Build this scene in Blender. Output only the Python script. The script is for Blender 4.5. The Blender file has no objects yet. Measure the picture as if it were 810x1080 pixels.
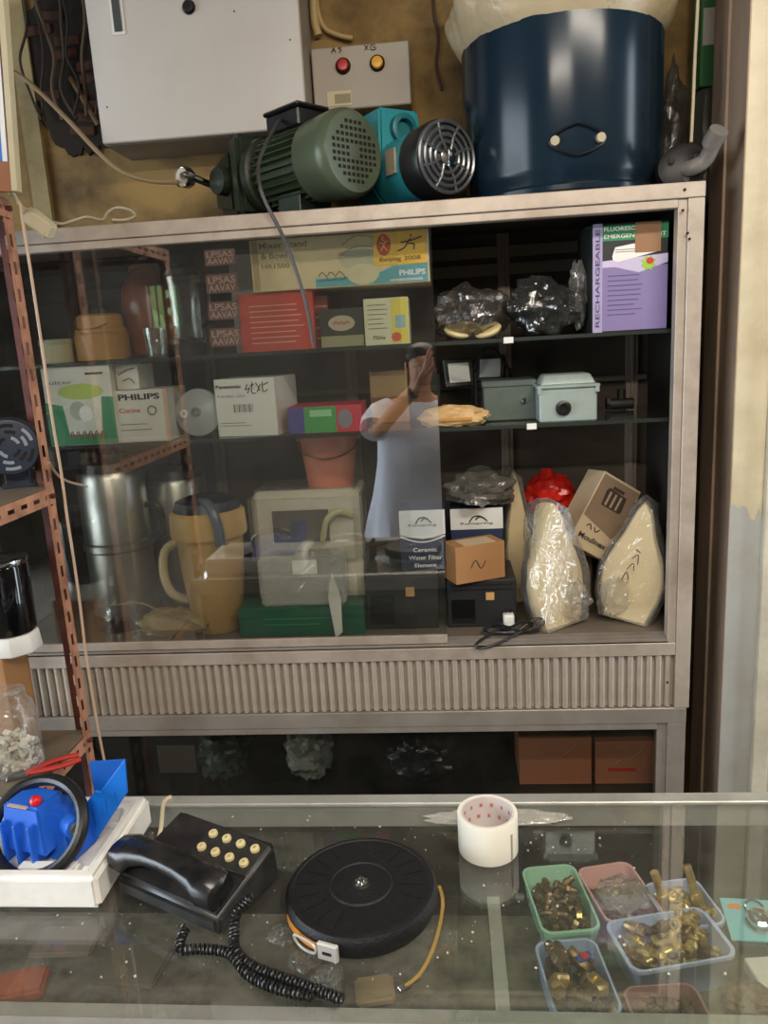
import bpy, bmesh, math, random
from math import sin, cos, pi, radians, atan2, sqrt
from mathutils import Vector, Matrix, noise

random.seed(7)
SC = bpy.context.scene
COL = SC.collection

# ------------------------------------------------------------------ camera
F_PX, PITCH, YAW, ROLL = 810.0, radians(12.5), radians(5.1), radians(3.3)
CAM = Vector((0.0, -1.75, 1.60))
FW = Vector((-sin(YAW)*cos(PITCH), cos(YAW)*cos(PITCH), -sin(PITCH)))
R0 = Vector((cos(YAW), sin(YAW), 0)); U0 = R0.cross(FW)
RT = R0*cos(ROLL) - U0*sin(ROLL); UP = U0*cos(ROLL) + R0*sin(ROLL)
cd = bpy.data.cameras.new('camera'); cam = bpy.data.objects.new('camera', cd); COL.objects.link(cam)
cd.sensor_fit = 'VERTICAL'; cd.sensor_height = 24.0; cd.sensor_width = 18.0; cd.lens = F_PX/1080*24
cd.clip_start = 0.01; cd.clip_end = 60
cam.matrix_world = Matrix(((RT.x, UP.x, -FW.x, CAM.x), (RT.y, UP.y, -FW.y, CAM.y), (RT.z, UP.z, -FW.z, CAM.z), (0, 0, 0, 1)))
SC.camera = cam

# ------------------------------------------------------------------ light
vs = SC.view_settings
vs.view_transform = 'Standard'; vs.look = 'None'; vs.gamma = 1.0; vs.use_curve_mapping = False
vs.exposure = 0.0
wd = bpy.data.worlds.new('sky'); SC.world = wd; wd.use_nodes = True
wn = wd.node_tree.nodes; wn['Background'].inputs[0].default_value = (0.80, 0.90, 1.0, 1); wn['Background'].inputs[1].default_value = 10.0

def area_light(name, loc, rot, sx, sy, power, col, portal=False):
    l = bpy.data.lights.new(name, 'AREA'); l.shape = 'RECTANGLE'; l.size = sx; l.size_y = sy
    l.energy = power; l.color = col
    if portal: l.cycles.is_portal = True
    o = bpy.data.objects.new(name, l); COL.objects.link(o); o.location = loc; o.rotation_euler = rot
    return o
LAMPS = [(-0.15, -2.95, 2.78), (0.95, -1.5, 2.78)]
LAMP_POWER = [52, 38]
for q, (lx, ly, lz) in enumerate(LAMPS):
    area_light('tube_light', (lx, ly, lz-0.065), (radians(22), 0, 0), 1.2, 0.12, LAMP_POWER[q], (1.0, 0.90, 0.77))
# daylight enters by the shop doorway in the left wall and the small barred window behind
area_light('doorway_portal', (-3.48, -2.1, 1.3), (0, radians(-90), 0), 2.6, 3.0, 1.0, (1, 1, 1), True)

area_light('side_door_portal', (1.68, -0.33, 1.25), (0, radians(90), 0), 2.5, 0.26, 1.0, (1, 1, 1), True)

# ------------------------------------------------------------------ pixel -> place
def ray(x, y): return FW + RT*((x-405)/F_PX) - UP*((y-540)/F_PX)
def W(x, y, Y):
    d = ray(x, y); return CAM + d*((Y-CAM.y)/d.y)
def G(x, y, z):
    d = ray(x, y); return CAM + d*((z-CAM.z)/d.z)

# ------------------------------------------------------------------ materials
def lin(c):
    r = []
    for v in c:
        v = v/255.0
        r.append(v/12.92 if v <= 0.04045 else ((v+0.055)/1.055)**2.4)
    return (r[0], r[1], r[2], 1)
MATS = {}
def mat(key, col, rough=0.5, metal=0.0, var=0.18, scale=14.0, bump=0.0, dirt=None, dirt_amt=0.0, dscale=5.0, spec=0.5, emit=0.0, trans=0.0, stretch=None, coat=0.0, sheen=0.0):
    """procedural principled material: noise-mottled colour, optional dirt colour, fine bump"""
    if key in MATS: return MATS[key]
    m = bpy.data.materials.new(key); m.use_nodes = True
    nt = m.node_tree; N = nt.nodes; L = nt.links
    b = N['Principled BSDF']
    tc = N.new('ShaderNodeTexCoord'); mp = N.new('ShaderNodeMapping'); L.new(tc.outputs['Object'], mp.inputs[0])
    if stretch: mp.inputs['Scale'].default_value = stretch
    nz = N.new('ShaderNodeTexNoise'); nz.inputs['Scale'].default_value = scale; nz.inputs['Detail'].default_value = 5
    L.new(mp.outputs[0], nz.inputs['Vector'])
    c = lin(col)
    mx = N.new('ShaderNodeMix'); mx.data_type = 'RGBA'
    mx.inputs[6].default_value = tuple(v*(1-var) for v in c[:3]) + (1,)
    mx.inputs[7].default_value = tuple(min(1, v*(1+var)) for v in c[:3]) + (1,)
    L.new(nz.outputs[0], mx.inputs[0]); out = mx.outputs[2]
    if dirt:
        n2 = N.new('ShaderNodeTexNoise'); n2.inputs['Scale'].default_value = dscale; n2.inputs['Detail'].default_value = 8; n2.inputs['Roughness'].default_value = 0.65
        L.new(mp.outputs[0], n2.inputs['Vector'])
        rp = N.new('ShaderNodeValToRGB'); rp.color_ramp.elements[0].position = 0.42; rp.color_ramp.elements[1].position = 0.68
        rp.color_ramp.elements[1].color = (dirt_amt,)*3 + (1,)
        rp.color_ramp.elements[0].color = (0, 0, 0, 1)
        L.new(n2.outputs[0], rp.inputs[0])
        m2 = N.new('ShaderNodeMix'); m2.data_type = 'RGBA'; L.new(rp.outputs[0], m2.inputs[0]); L.new(out, m2.inputs[6]); m2.inputs[7].default_value = lin(dirt)
        out = m2.outputs[2]
    L.new(out, b.inputs['Base Color'])
    b.inputs['Metallic'].default_value = metal
    b.inputs['Specular IOR Level'].default_value = spec
    mr = N.new('ShaderNodeMapRange'); mr.inputs[3].default_value = max(0.03, rough-0.08); mr.inputs[4].default_value = min(1, rough+0.08)
    L.new(nz.outputs[0], mr.inputs[0]); L.new(mr.outputs[0], b.inputs['Roughness'])
    if bump:
        bp = N.new('ShaderNodeBump'); bp.inputs['Strength'].default_value = bump; bp.inputs['Distance'].default_value = 0.004
        n3 = N.new('ShaderNodeTexNoise'); n3.inputs['Scale'].default_value = scale*5; n3.inputs['Detail'].default_value = 4
        L.new(mp.outputs[0], n3.inputs['Vector']); L.new(n3.outputs[0], bp.inputs['Height']); L.new(bp.outputs[0], b.inputs['Normal'])
    if emit:
        L.new(out, b.inputs['Emission Color']); b.inputs['Emission Strength'].default_value = emit
    if trans: b.inputs['Transmission Weight'].default_value = trans
    if coat: b.inputs['Coat Weight'].default_value = coat
    if sheen: b.inputs['Sheen Weight'].default_value = sheen
    MATS[key] = m
    return m

def sheet(key, tint, r0=0.06, dust=0.03, dust_col=(150, 148, 140), rough=0.0, dscale=6.0, wrinkle=0.0, base=0.0, pw=5.0, gl=1.0):
    """thin clear sheet (pane, plastic film): see-through, mirrors more at a slant, speckled with dust"""
    if key in MATS: return MATS[key]
    m = bpy.data.materials.new(key); m.use_nodes = True
    nt = m.node_tree; N = nt.nodes; L = nt.links
    N.remove(N['Principled BSDF']); outn = N['Material Output']
    tr = N.new('ShaderNodeBsdfTransparent'); tr.inputs[0].default_value = tuple(tint) + (1,)
    gs = N.new('ShaderNodeBsdfGlossy'); gs.inputs[0].default_value = (gl, gl, gl, 1); gs.inputs['Roughness'].default_value = rough
    lw = N.new('ShaderNodeLayerWeight'); lw.inputs[0].default_value = 0.5
    pn = N.new('ShaderNodeMath'); pn.operation = 'POWER'; L.new(lw.outputs['Facing'], pn.inputs[0]); pn.inputs[1].default_value = pw
    ma = N.new('ShaderNodeMath'); ma.operation = 'MULTIPLY_ADD'; L.new(pn.outputs[0], ma.inputs[0]); ma.inputs[1].default_value = 1-r0; ma.inputs[2].default_value = r0
    mx = N.new('ShaderNodeMixShader'); L.new(ma.outputs[0], mx.inputs[0]); L.new(tr.outputs[0], mx.inputs[1]); L.new(gs.outputs[0], mx.inputs[2])
    df = N.new('ShaderNodeBsdfDiffuse'); df.inputs[0].default_value = lin(dust_col)
    tc = N.new('ShaderNodeTexCoord'); nz = N.new('ShaderNodeTexNoise'); nz.inputs['Scale'].default_value = dscale; nz.inputs['Detail'].default_value = 8; nz.inputs['Roughness'].default_value = 0.7
    L.new(tc.outputs['Object'], nz.inputs['Vector'])
    mr = N.new('ShaderNodeMapRange'); mr.inputs[1].default_value = 0.3; mr.inputs[2].default_value = 0.8; mr.inputs[3].default_value = base; mr.inputs[4].default_value = base+dust*2
    L.new(nz.outputs[0], mr.inputs[0])
    m2 = N.new('ShaderNodeMixShader'); L.new(mr.outputs[0], m2.inputs[0]); L.new(mx.outputs[0], m2.inputs[1]); L.new(df.outputs[0], m2.inputs[2])
    if wrinkle:
        bp = N.new('ShaderNodeBump'); bp.inputs['Strength'].default_value = wrinkle; bp.inputs['Distance'].default_value = 0.01
        vz = N.new('ShaderNodeTexNoise'); vz.inputs['Scale'].default_value = 22; vz.inputs['Detail'].default_value = 3; vz.inputs['Distortion'].default_value = 1.2
        L.new(tc.outputs['Object'], vz.inputs['Vector']); L.new(vz.outputs[0], bp.inputs['Height']); L.new(bp.outputs[0], gs.inputs['Normal']); L.new(bp.outputs[0], lw.inputs['Normal'])
    L.new(m2.outputs[0], outn.inputs[0])
    MATS[key] = m
    return m

# ------------------------------------------------------------------ mesh builder
def catmull(pts, n=6, closed=False):
    P = [Vector(p) for p in pts]; out = []
    k = len(P)
    for i in range(k if closed else k-1):
        if closed: a, b, c, d = P[i-1], P[i], P[(i+1) % k], P[(i+2) % k]
        else: a, b, c, d = P[max(i-1, 0)], P[i], P[i+1], P[min(i+2, k-1)]
        for j in range(n):
            t = j/n
            out.append(0.5*((2*b) + (c-a)*t + (2*a-5*b+4*c-d)*t*t + (3*b-a-3*c+d)*t*t*t))
    if not closed: out.append(P[-1])
    return out

class MB:
    def __init__(s, M=None): s.v = []; s.f = []; s.M = M or Matrix.Identity(4)
    def add(s, vs, fs, M=None):
        k = len(s.v); T = s.M @ M if M else s.M
        s.v += [T @ Vector(p) for p in vs]; s.f += [tuple(i+k for i in f) for f in fs]; return s
    def box(s, x0, x1, y0, y1, z0, z1, M=None):
        return s.add([(x, y, z) for x in (x0, x1) for y in (y0, y1) for z in (z0, z1)], [(0, 1, 3, 2), (4, 6, 7, 5), (0, 4, 5, 1), (2, 3, 7, 6), (0, 2, 6, 4), (1, 5, 7, 3)], M)
    def frustum(s, x0, x1, y0, y1, z0, z1, ix, iy, M=None):
        v = [(x0, y0, z0), (x1, y0, z0), (x1, y1, z0), (x0, y1, z0), (x0+ix, y0+iy, z1), (x1-ix, y0+iy, z1), (x1-ix, y1-iy, z1), (x0+ix, y1-iy, z1)]
        return s.add(v, [(3, 2, 1, 0), (4, 5, 6, 7), (0, 1, 5, 4), (1, 2, 6, 5), (2, 3, 7, 6), (3, 0, 4, 7)], M)
    def lathe(s, prof, n=32, M=None, cap0=True, cap1=True, a0=0.0, a1=2*pi, sx=1.0, sy=1.0):
        full = abs(a1-a0-2*pi) < 1e-6; cnt = n if full else n+1
        vs = []; fs = []
        for r, z in prof:
            for i in range(cnt):
                a = a0+(a1-a0)*i/n; vs.append((r*cos(a)*sx, r*sin(a)*sy, z))
        for k in range(len(prof)-1):
            for i in range(n):
                j = (i+1) % cnt; fs.append((k*cnt+i, k*cnt+j, (k+1)*cnt+j, (k+1)*cnt+i))
        if cap0 and full and prof[0][0] > 1e-5: fs.append(tuple(range(cnt))[::-1])
        if cap1 and full and prof[-1][0] > 1e-5: fs.append(tuple((len(prof)-1)*cnt+i for i in range(cnt)))
        return s.add(vs, fs, M)
    def cyl(s, p0, p1, r0, r1=None, n=20):
        p0 = Vector(p0); p1 = Vector(p1); d = p1-p0
        return s.lathe([(r0, 0), (r0 if r1 is None else r1, d.length)], n, Matrix.Translation(p0) @ d.to_track_quat('Z', 'Y').to_matrix().to_4x4())
    def tube(s, pts, r, n=8, closed=False, smooth=0, flat=None):
        P = catmull(pts, smooth, closed) if smooth else [Vector(p) for p in pts]
        k = len(P); vs = []; fs = []
        t0 = (P[1]-P[0]).normalized(); up = Vector((0, 0, 1)) if abs(t0.z) < 0.9 else Vector((1, 0, 0))
        nrm = (up-t0*up.dot(t0)).normalized()
        for i in range(k):
            t = (P[(i+1) % k]-P[i-1]) if closed else (P[min(i+1, k-1)]-P[max(i-1, 0)])
            t = t.normalized(); nrm = (nrm-t*nrm.dot(t)); nrm = nrm.normalized() if nrm.length > 1e-6 else t.orthogonal().normalized()
            bn = t.cross(nrm); rr = r[i] if isinstance(r, (list, tuple)) and len(r) == k else r
            for j in range(n):
                a = 2*pi*j/n; vs.append(P[i]+(nrm*cos(a)*(flat if flat else 1)+bn*sin(a))*rr)
        for i in range(k if closed else k-1):
            q = (i+1) % k
            for j in range(n): fs.append((i*n+j, i*n+(j+1) % n, q*n+(j+1) % n, q*n+j))
        if not closed: fs += [tuple(range(n))[::-1], tuple((k-1)*n+j for j in range(n))]
        return s.add(vs, fs)
    def prism(s, poly, y0, y1, M=None):
        """outline in local x,z pushed from y0 to y1"""
        n = len(poly)
        vs = [(p[0], y0, p[1]) for p in poly] + [(p[0], y1, p[1]) for p in poly]
        fs = [tuple(range(n)), tuple(range(2*n-1, n-1, -1))] + [(i, i+n, (i+1) % n+n, (i+1) % n) for i in range(n)]
        return s.add(vs, fs, M)
    def slab(s, poly, z0, z1, M=None):
        """outline in local x,y pushed from z0 to z1"""
        n = len(poly)
        vs = [(p[0], p[1], z0) for p in poly] + [(p[0], p[1], z1) for p in poly]
        fs = [tuple(range(n))[::-1], tuple(range(n, 2*n))] + [(i, (i+1) % n, (i+1) % n+n, i+n) for i in range(n)]
        return s.add(vs, fs, M)
    def blob(s, c, r, nu=28, nv=18, amp=0.12, freq=2.0, seed=0, flat_base=None, ridg=0.0, M=None):
        vs = []; fs = []
        for i in range(nv+1):
            th = pi*i/nv
            for j in range(nu):
                ph = 2*pi*j/nu
                d = Vector((sin(th)*cos(ph), sin(th)*sin(ph), cos(th)))
                q = d*freq+Vector((seed*3.7, seed*1.3, seed*7.1))
                k = 1+amp*(noise.noise(q)+0.6*noise.noise(q*2.3)) - ridg*abs(noise.noise(q*1.7))*1.6 + ridg*0.5*noise.noise(q*5)
                p = Vector((c[0]+d.x*r[0]*k, c[1]+d.y*r[1]*k, c[2]+d.z*r[2]*k))
                if flat_base is not None and p.z < flat_base: p.z = flat_base
                vs.append(p)
        for i in range(nv):
            for j in range(nu): fs.append((i*nu+j, (i+1)*nu+j, (i+1)*nu+(j+1) % nu, i*nu+(j+1) % nu))
        return s.add(vs, fs, M)
    def mesh(s, name, bevel=0.0, smooth=35, seg=1):
        me = bpy.data.meshes.new(name); bm = bmesh.new()
        bv = [bm.verts.new(p) for p in s.v]
        for f in s.f:
            try: bm.faces.new([bv[i] for i in f])
            except ValueError: pass
        bmesh.ops.remove_doubles(bm, verts=bm.verts, dist=1e-6)
        bmesh.ops.recalc_face_normals(bm, faces=bm.faces)
        if bevel:
            es = [e for e in bm.edges if len(e.link_faces) == 2 and e.calc_face_angle(0) > radians(40)]
            bmesh.ops.bevel(bm, geom=es, offset=bevel, segments=seg, affect='EDGES', clamp_overlap=True)
        bm.to_mesh(me); bm.free()
        if smooth:
            me.shade_smooth(); me.set_sharp_from_angle(angle=radians(smooth))
        return me
    def build(s, name, m, parent=None, bevel=0.0, smooth=35, seg=1):
        me = s.mesh(name, bevel, smooth, seg); me.materials.append(m)
        return link(name, me, parent)

def link(name, me, parent=None, loc=None):
    o = bpy.data.objects.new(name, me); COL.objects.link(o); o.parent = parent
    if loc is not None: o.location = loc
    return o
def tag(o, label, cat, group=None, kind=None):
    o['label'] = label; o['category'] = cat
    if group: o['group'] = group
    if kind: o['kind'] = kind
    return o
def thing(name, label, cat, loc=(0, 0, 0), rz=0.0, group=None, rot=None):
    o = bpy.data.objects.new(name, None); COL.objects.link(o); o.empty_display_size = 0.02
    o.location = loc; o.rotation_euler = rot if rot else (0, 0, rz)
    return tag(o, label, cat, group)
def struct(o): o['kind'] = 'structure'; return o
def copy_tree(o, parent=None):
    c = o.copy(); COL.objects.link(c); c.parent = parent
    for ch in [x for x in COL.objects if x.parent == o]: copy_tree(ch, c)
    return c
AX = Matrix.Rotation(pi/2, 4, 'Y')          # local z -> +x
def TR(x, y, z): return Matrix.Translation((x, y, z))
def RZ(a): return Matrix.Rotation(a, 4, 'Z')
def RX(a): return Matrix.Rotation(a, 4, 'X')
def RY(a): return Matrix.Rotation(a, 4, 'Y')

# ------------------------------------------------------------------ flat print
TEXTS = {}
def text_mesh(s, bold=0.0):
    key = (s, bold)
    if key not in TEXTS:
        cu = bpy.data.curves.new('lettering', 'FONT'); cu.body = s; cu.size = 1.0; cu.align_x = 'CENTER'; cu.align_y = 'CENTER'; cu.resolution_u = 3; cu.offset = bold
        ob = bpy.data.objects.new('lettering', cu)
        me = bpy.data.meshes.new_from_object(ob); bpy.data.objects.remove(ob)
        xs = [v.co.x for v in me.vertices]; ys = [v.co.y for v in me.vertices]
        cx, cy = (min(xs)+max(xs))/2, (min(ys)+max(ys))/2
        for v in me.vertices: v.co.x -= cx; v.co.y -= cy
        TEXTS[key] = (me, max(xs)-min(xs), max(ys)-min(ys))
    return TEXTS[key]
FRONT = RX(pi/2)                              # text plane -> faces -y
def lettering(parent, s, x, z, w, h, m, y=-0.0009, bold=0.012, face=FRONT, rot=0.0, name='lettering'):
    me, tw, th = text_mesh(s, bold)
    md = me.copy(); sx = w/tw if w else h/th; sz = h/th if h else sx
    md.transform(face @ RZ(rot) @ Matrix.Diagonal((sx, sz, 1, 1))); md.materials.append(m)
    off = face.to_3x3() @ Vector((0, 0, 0))
    o = link(name, md, parent); o.location = (x, y, z)
    return o
def plate(parent, poly, m, y=-0.0005, name='printed_panel', th=0.0004):
    return MB().prism(poly, y, y+th).build(name, m, parent, smooth=0)
def rectp(x0, z0, x1, z1): return [(x0, z0), (x1, z0), (x1, z1), (x0, z1)]
def ell(x, z, rx, rz, n=24): return [(x+rx*cos(2*pi*i/n), z+rz*sin(2*pi*i/n)) for i in range(n)]
def lines(parent, x0, x1, zs, th, m, y=-0.0009, rag=0.3, name='fine_print'):
    b = MB(); rnd = random.Random(int(abs(x0)*1e4)+len(zs))
    for z in zs: b.prism(rectp(x0, z-th/2, x1-(x1-x0)*rag*rnd.random(), z+th/2), y, y+0.0003)
    return b.build(name, m, parent, smooth=0)
def stroke(parent, strokes, r, m, y=-0.001, name='handwriting'):
    b = MB()
    for s in strokes: b.tube([(p[0], y, p[1]) for p in s], r, 5, smooth=3)
    return b.build(name, m, parent)

# ------------------------------------------------------------------ palette
ALU = mat('worn_aluminium', (176, 163, 149), 0.42, 0.25, 0.10, 9, 0.08, (120, 98, 80), 0.55, 7.0, stretch=(1, 1, 1))
ALU2 = mat('dull_aluminium', (154, 145, 135), 0.40, 0.35, 0.10, 9, 0.05, (110, 95, 82), 0.5, 6.0)
ALU3 = mat('counter_aluminium', (176, 176, 170), 0.38, 0.4, 0.08, 9, 0.05, (120, 118, 110), 0.5, 9.0)
RIB = mat('ribbed_aluminium', (176, 165, 151), 0.45, 0.2, 0.08, 9, 0.0, (130, 110, 92), 0.45, 5.0)
GLASS = sheet('cabinet_glass', (0.965, 0.97, 0.955), 0.15, 0.016, (150, 145, 135))
GLASS_C = sheet('counter_glass', (0.965, 0.975, 0.96), 0.06, 0.03, (168, 164, 152), dscale=9.0, base=0.02)
GLASS_S = sheet('shelf_glass', (0.62, 0.68, 0.64), 0.05, 0.05, (120, 115, 105))
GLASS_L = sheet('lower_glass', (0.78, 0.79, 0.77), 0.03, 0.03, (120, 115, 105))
FILM = sheet('clear_film', (0.93, 0.93, 0.92), 0.06, 0.06, (205, 203, 198), 0.12, 14, 0.9, 0.05, 2.2)
FILM2 = sheet('milky_film', (0.9, 0.9, 0.88), 0.10, 0.12, (220, 216, 208), 0.16, 10, 1.0, 0.20, 2.0)
FILMD = sheet('smoky_film', (0.55, 0.54, 0.52), 0.06, 0.05, (150, 145, 138), 0.12, 12, 1.0, 0.05, 2.2)
BACKB = mat('brown_backboard', (68, 56, 46), 0.7, 0, 0.2, 6, 0.05, (45, 36, 28), 0.7, 3.0)
BACKD = mat('dark_backboard', (52, 44, 36), 0.7, 0, 0.25, 6, 0.05)
BLACK = mat('black_plastic', (24, 24, 25), 0.35, 0, 0.2, 20)
BLACKM = mat('black_matt', (28, 27, 26), 0.6, 0, 0.25, 20, 0.1)
DARK = mat('dark_board', (34, 30, 26), 0.8, 0, 0.3, 5)  # one even dark colour for the inner boards
WHITEP = mat('white_plastic', (222, 220, 212), 0.4, 0, 0.05, 10)
PAPERW = mat('white_card', (214, 210, 200), 0.6, 0, 0.06, 8, 0.0, (150, 135, 110), 0.4, 4)
CREAM = mat('cream_card', (205, 192, 160), 0.6, 0, 0.08, 8)
INK = mat('black_ink', (30, 28, 28), 0.6, 0, 0.1, 20)
INKW = mat('white_ink', (232, 230, 226), 0.5, 0, 0.04, 20)
INKG = mat('grey_ink', (110, 108, 104), 0.6, 0, 0.1, 20)
STEEL = mat('stainless_steel', (196, 194, 188), 0.34, 0.95, 0.08, 6, 0.0, (120, 112, 100), 0.3, 5)
CHROME = mat('chrome', (215, 215, 215), 0.12, 1.0, 0.05, 10)
RUST = mat('salmon_painted_steel', (196, 142, 112), 0.6, 0.1, 0.15, 12, 0.15, (104, 62, 44), 0.7, 14)
RUSTD = mat('red_oxide_steel', (96, 48, 38), 0.65, 0.1, 0.25, 12, 0.15, (50, 28, 22), 0.8, 10)
KRAFT = mat('kraft_cardboard', (156, 112, 68), 0.75, 0, 0.12, 10, 0.06)
TAN = mat('tan_paper', (196, 160, 108), 0.6, 0, 0.12, 10, 0.1)
BRASS = mat('aged_brass', (228, 200, 136), 0.32, 0.85, 0.2, 40, 0.0, (110, 84, 50), 0.7, 30)
BRASSD = mat('dark_brass', (140, 116, 84), 0.4, 0.8, 0.3, 40, 0.0, (66, 52, 38), 0.9, 30)
SLOT = mat('slot_shade_dark_metal', (22, 16, 14), 0.9, 0, 0.1, 20)  # near-black: painted shade of slot openings, also screw heads and specks

CT = 0.86        # counter top
DECK = 1.887     # top of the display cabinet
S1, S2, FL = 1.592, 1.394, 0.886   # shelf levels inside the cabinet
XL, XR = -1.26, 0.551

# ================================================================== the room
def slabs(name, boxes, m, bev=0.0):
    b = MB()
    for q in boxes: b.box(*q)
    return struct(b.build(name, m, None, bev, smooth=0))
FLOORM = mat('worn_floor_tiles', (84, 77, 68), 0.5, 0, 0.15, 4, 0.05, (70, 62, 52), 0.6, 3)
WALLY = mat('stained_yellow_plaster', (146, 118, 70), 0.85, 0, 0.16, 3.0, 0.15, (60, 43, 26), 0.85, 4.0)
WALLR = mat('grey_room_paint', (58, 52, 45), 0.85, 0, 0.12, 3.0, 0.05)
COLC = mat('cream_steel_paint', (196, 185, 156), 0.5, 0, 0.07, 5, 0.04, (150, 132, 104), 0.5, 6)
COLG = mat('grey_primer', (158, 158, 152), 0.5, 0, 0.08, 5, 0.04, (122, 114, 100), 0.5, 5)
COLB = mat('brown_side_steel', (150, 128, 108), 0.6, 0.1, 0.15, 6, 0.08, (66, 50, 40), 0.6, 5, stretch=(1, 1, 0.3))  # column side face, browner than the cream front
slabs('floor', [(-3.5, 1.7, -4.4, 0.6, -0.06, 0.0)], FLOORM)
slabs('ceiling', [(-3.5, 1.7, -4.4, 0.6, 2.9, 2.96)], mat('ceiling_paint', (84, 78, 70), 0.9, 0, 0.06, 3))
slabs('wall_back', [(-3.5, 1.7, 0.48, 0.6, 0.0, 2.9)], WALLY)
slabs('wall_right', [(1.6, 1.7, -4.4, -0.46, 0.0, 2.9), (1.6, 1.7, -0.20, 0.48, 0, 2.9), (1.6, 1.7, -0.46, -0.20, 2.5, 2.9)], WALLR)
slabs('wall_left', [(-3.5, -3.4, -0.6, 0.48, 0, 2.9), (-3.5, -3.4, -4.4, -3.6, 0, 2.9), (-3.5, -3.4, -3.6, -0.6, 2.6, 2.9)], WALLR)
wa, wb = (-2.31, -2.05), (1.80, 2.13)
slabs('wall_front', [(-3.4, wa[0], -4.4, -4.3, 0, 2.9), (wa[1], 1.6, -4.4, -4.3, 0, 2.9), (wa[0], wa[1], -4.4, -4.3, 0, wb[0]), (wa[0], wa[1], -4.4, -4.3, wb[1], 2.9)], WALLR)
wb_ = MB()
for k in range(5):
    x = wa[0]+0.02+k*0.055; wb_.cyl((x, -4.33, wb[0]), (x, -4.33, wb[1]), 0.008, n=8)
win = struct(wb_.build('window_1', mat('window_bars', (60, 58, 50), 0.6, 0.4), None))
win['label'] = 'small barred window opening behind the photographer'
tree = MB().blob((-2.9, -5.6, 1.5), (0.5, 0.3, 0.9), amp=0.4, freq=3, seed=3, nu=30, nv=20)
tag(tree.build('garden_shrub', mat('leaf_green', (74, 110, 52), 0.7, 0, 0.5, 20), None), 'green shrub outside the small barred window', 'shrub')
slabs('street_ground', [(-9, -3.52, -9, 4, -0.1, -0.02), (-9, 6, -9, -4.42, -0.1, -0.02)], mat('street_paving', (150, 146, 138), 0.8, 0, 0.1, 3))
# the folding steel column right of the cabinet: cream above, grey primer below
colb = MB().box(0.628, 0.70, 0.0, 0.19, 0, 2.9)
trim = struct(colb.build('trim_1', COLC, None, 0.002))
# split front face: grey primer skin below 1.18 with ragged edge
gp = []
rn = random.Random(3)
top = [(0.628+0.072*i/8, 1.20-0.03*i/8+rn.uniform(-0.02, 0.02)) for i in range(9)]
MB().prism([(0.628, 0.0), (0.70, 0.0)] + top[::-1], -0.0012, -0.0002).build('primer_patch', COLG, trim, smooth=0)
MB().box(0.6265, 0.628, -0.001, 0.19, 0, 2.9).build('side_face', COLB, trim, smooth=0)
MB().box(0.620, 0.6265, 0.10, 0.19, 0, 2.9).build('side_fold', COLB, trim, 0.001, smooth=0)
MB().box(0.70, 0.735, -0.018, 0.06, 0, 2.9).build('edge_fold', mat('cream_grey_fold', (190, 182, 162), 0.5, 0, 0.08, 5, 0.05, (140, 128, 108), 0.6, 6), trim, 0.002, smooth=0)
slabs('trim_2', [(0.735, 1.6, 0.0, 0.08, 0.0, 2.9)], mat('beige_panel', (176, 166, 146), 0.6, 0, 0.08, 4, 0.04, (120, 106, 86), 0.5, 4))

# ================================================================== upper display cabinet
cab = thing('display_cabinet', 'tall aluminium display cabinet with sliding glass and a ribbed band below', 'cabinet', (0, 0, 0))
b = MB(); b.box(XL, XR, -0.006, 0.03, 1.856, DECK); b.build('top_rail', ALU, cab, 0.0015)
b = MB(); b.box(XL, 0.498, -0.001, 0.03, 1.838, 1.8555); b.build('top_rail_lip', ALU, cab, 0.0015)
MB().box(XL, XR, 0.0305, 0.42, 1.862, DECK-0.001).build('top_board', BACKB, cab, smooth=0)
b = MB(); b.box(0.498, 0.517, 0.001, 0.03, 0.868, 1.8555); b.build('post_lip', ALU, cab, 0.001)
b = MB(); b.box(0.5175, XR, -0.004, 0.03, 0.701, 1.8555); b.build('post', ALU, cab, 0.0015)
MB().box(XL, XL+0.05, -0.004, 0.03, 0.701, 1.8555).build('post', ALU, cab, 0.0015)
b = MB(); b.box(XL+0.05, 0.5172, -0.003, 0.03, 0.836, 0.868); b.build('bottom_rail', ALU, cab, 0.0015)
b = MB()
for y0, y1, z1 in ((0.0, 0.003, 0.877), (0.013, 0.016, 0.882), (0.027, 0.03, 0.884)): b.box(XL+0.05, 0.498, y0, y1, 0.868, z1)
b.box(XL+0.05, 0.498, 0.0, 0.03, 0.868, 0.871); b.build('sliding_track', ALU2, cab)
MB().box(XL+0.02, XR-0.02, 0.03, 0.41, 0.872, FL-0.001).build('cabinet_floor', mat('dusty_floor_board', (96, 86, 74), 0.7, 0, 0.2, 8, 0.05), cab, smooth=0)
# ribbed band
rp = MB().box(XL+0.05, 0.5172, 0.012, 0.018, 0.702, 0.836).build('ribbed_panel', RIB, cab, smooth=0)
nr = 78; pitch = (0.514-(XL+0.053))/nr
prof = [(pitch*0.37*cos(pi*i/8), -pitch*0.50*sin(pi*i/8)) for i in range(9)]
rb = MB().slab(prof[::-1], 0.7025, 0.8355).mesh('rib'); rb.materials.append(RIB)
for k in range(nr):
    link('rib', rb, rp, (XL+0.053+pitch*(k+0.5), 0.0118, 0))
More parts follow.
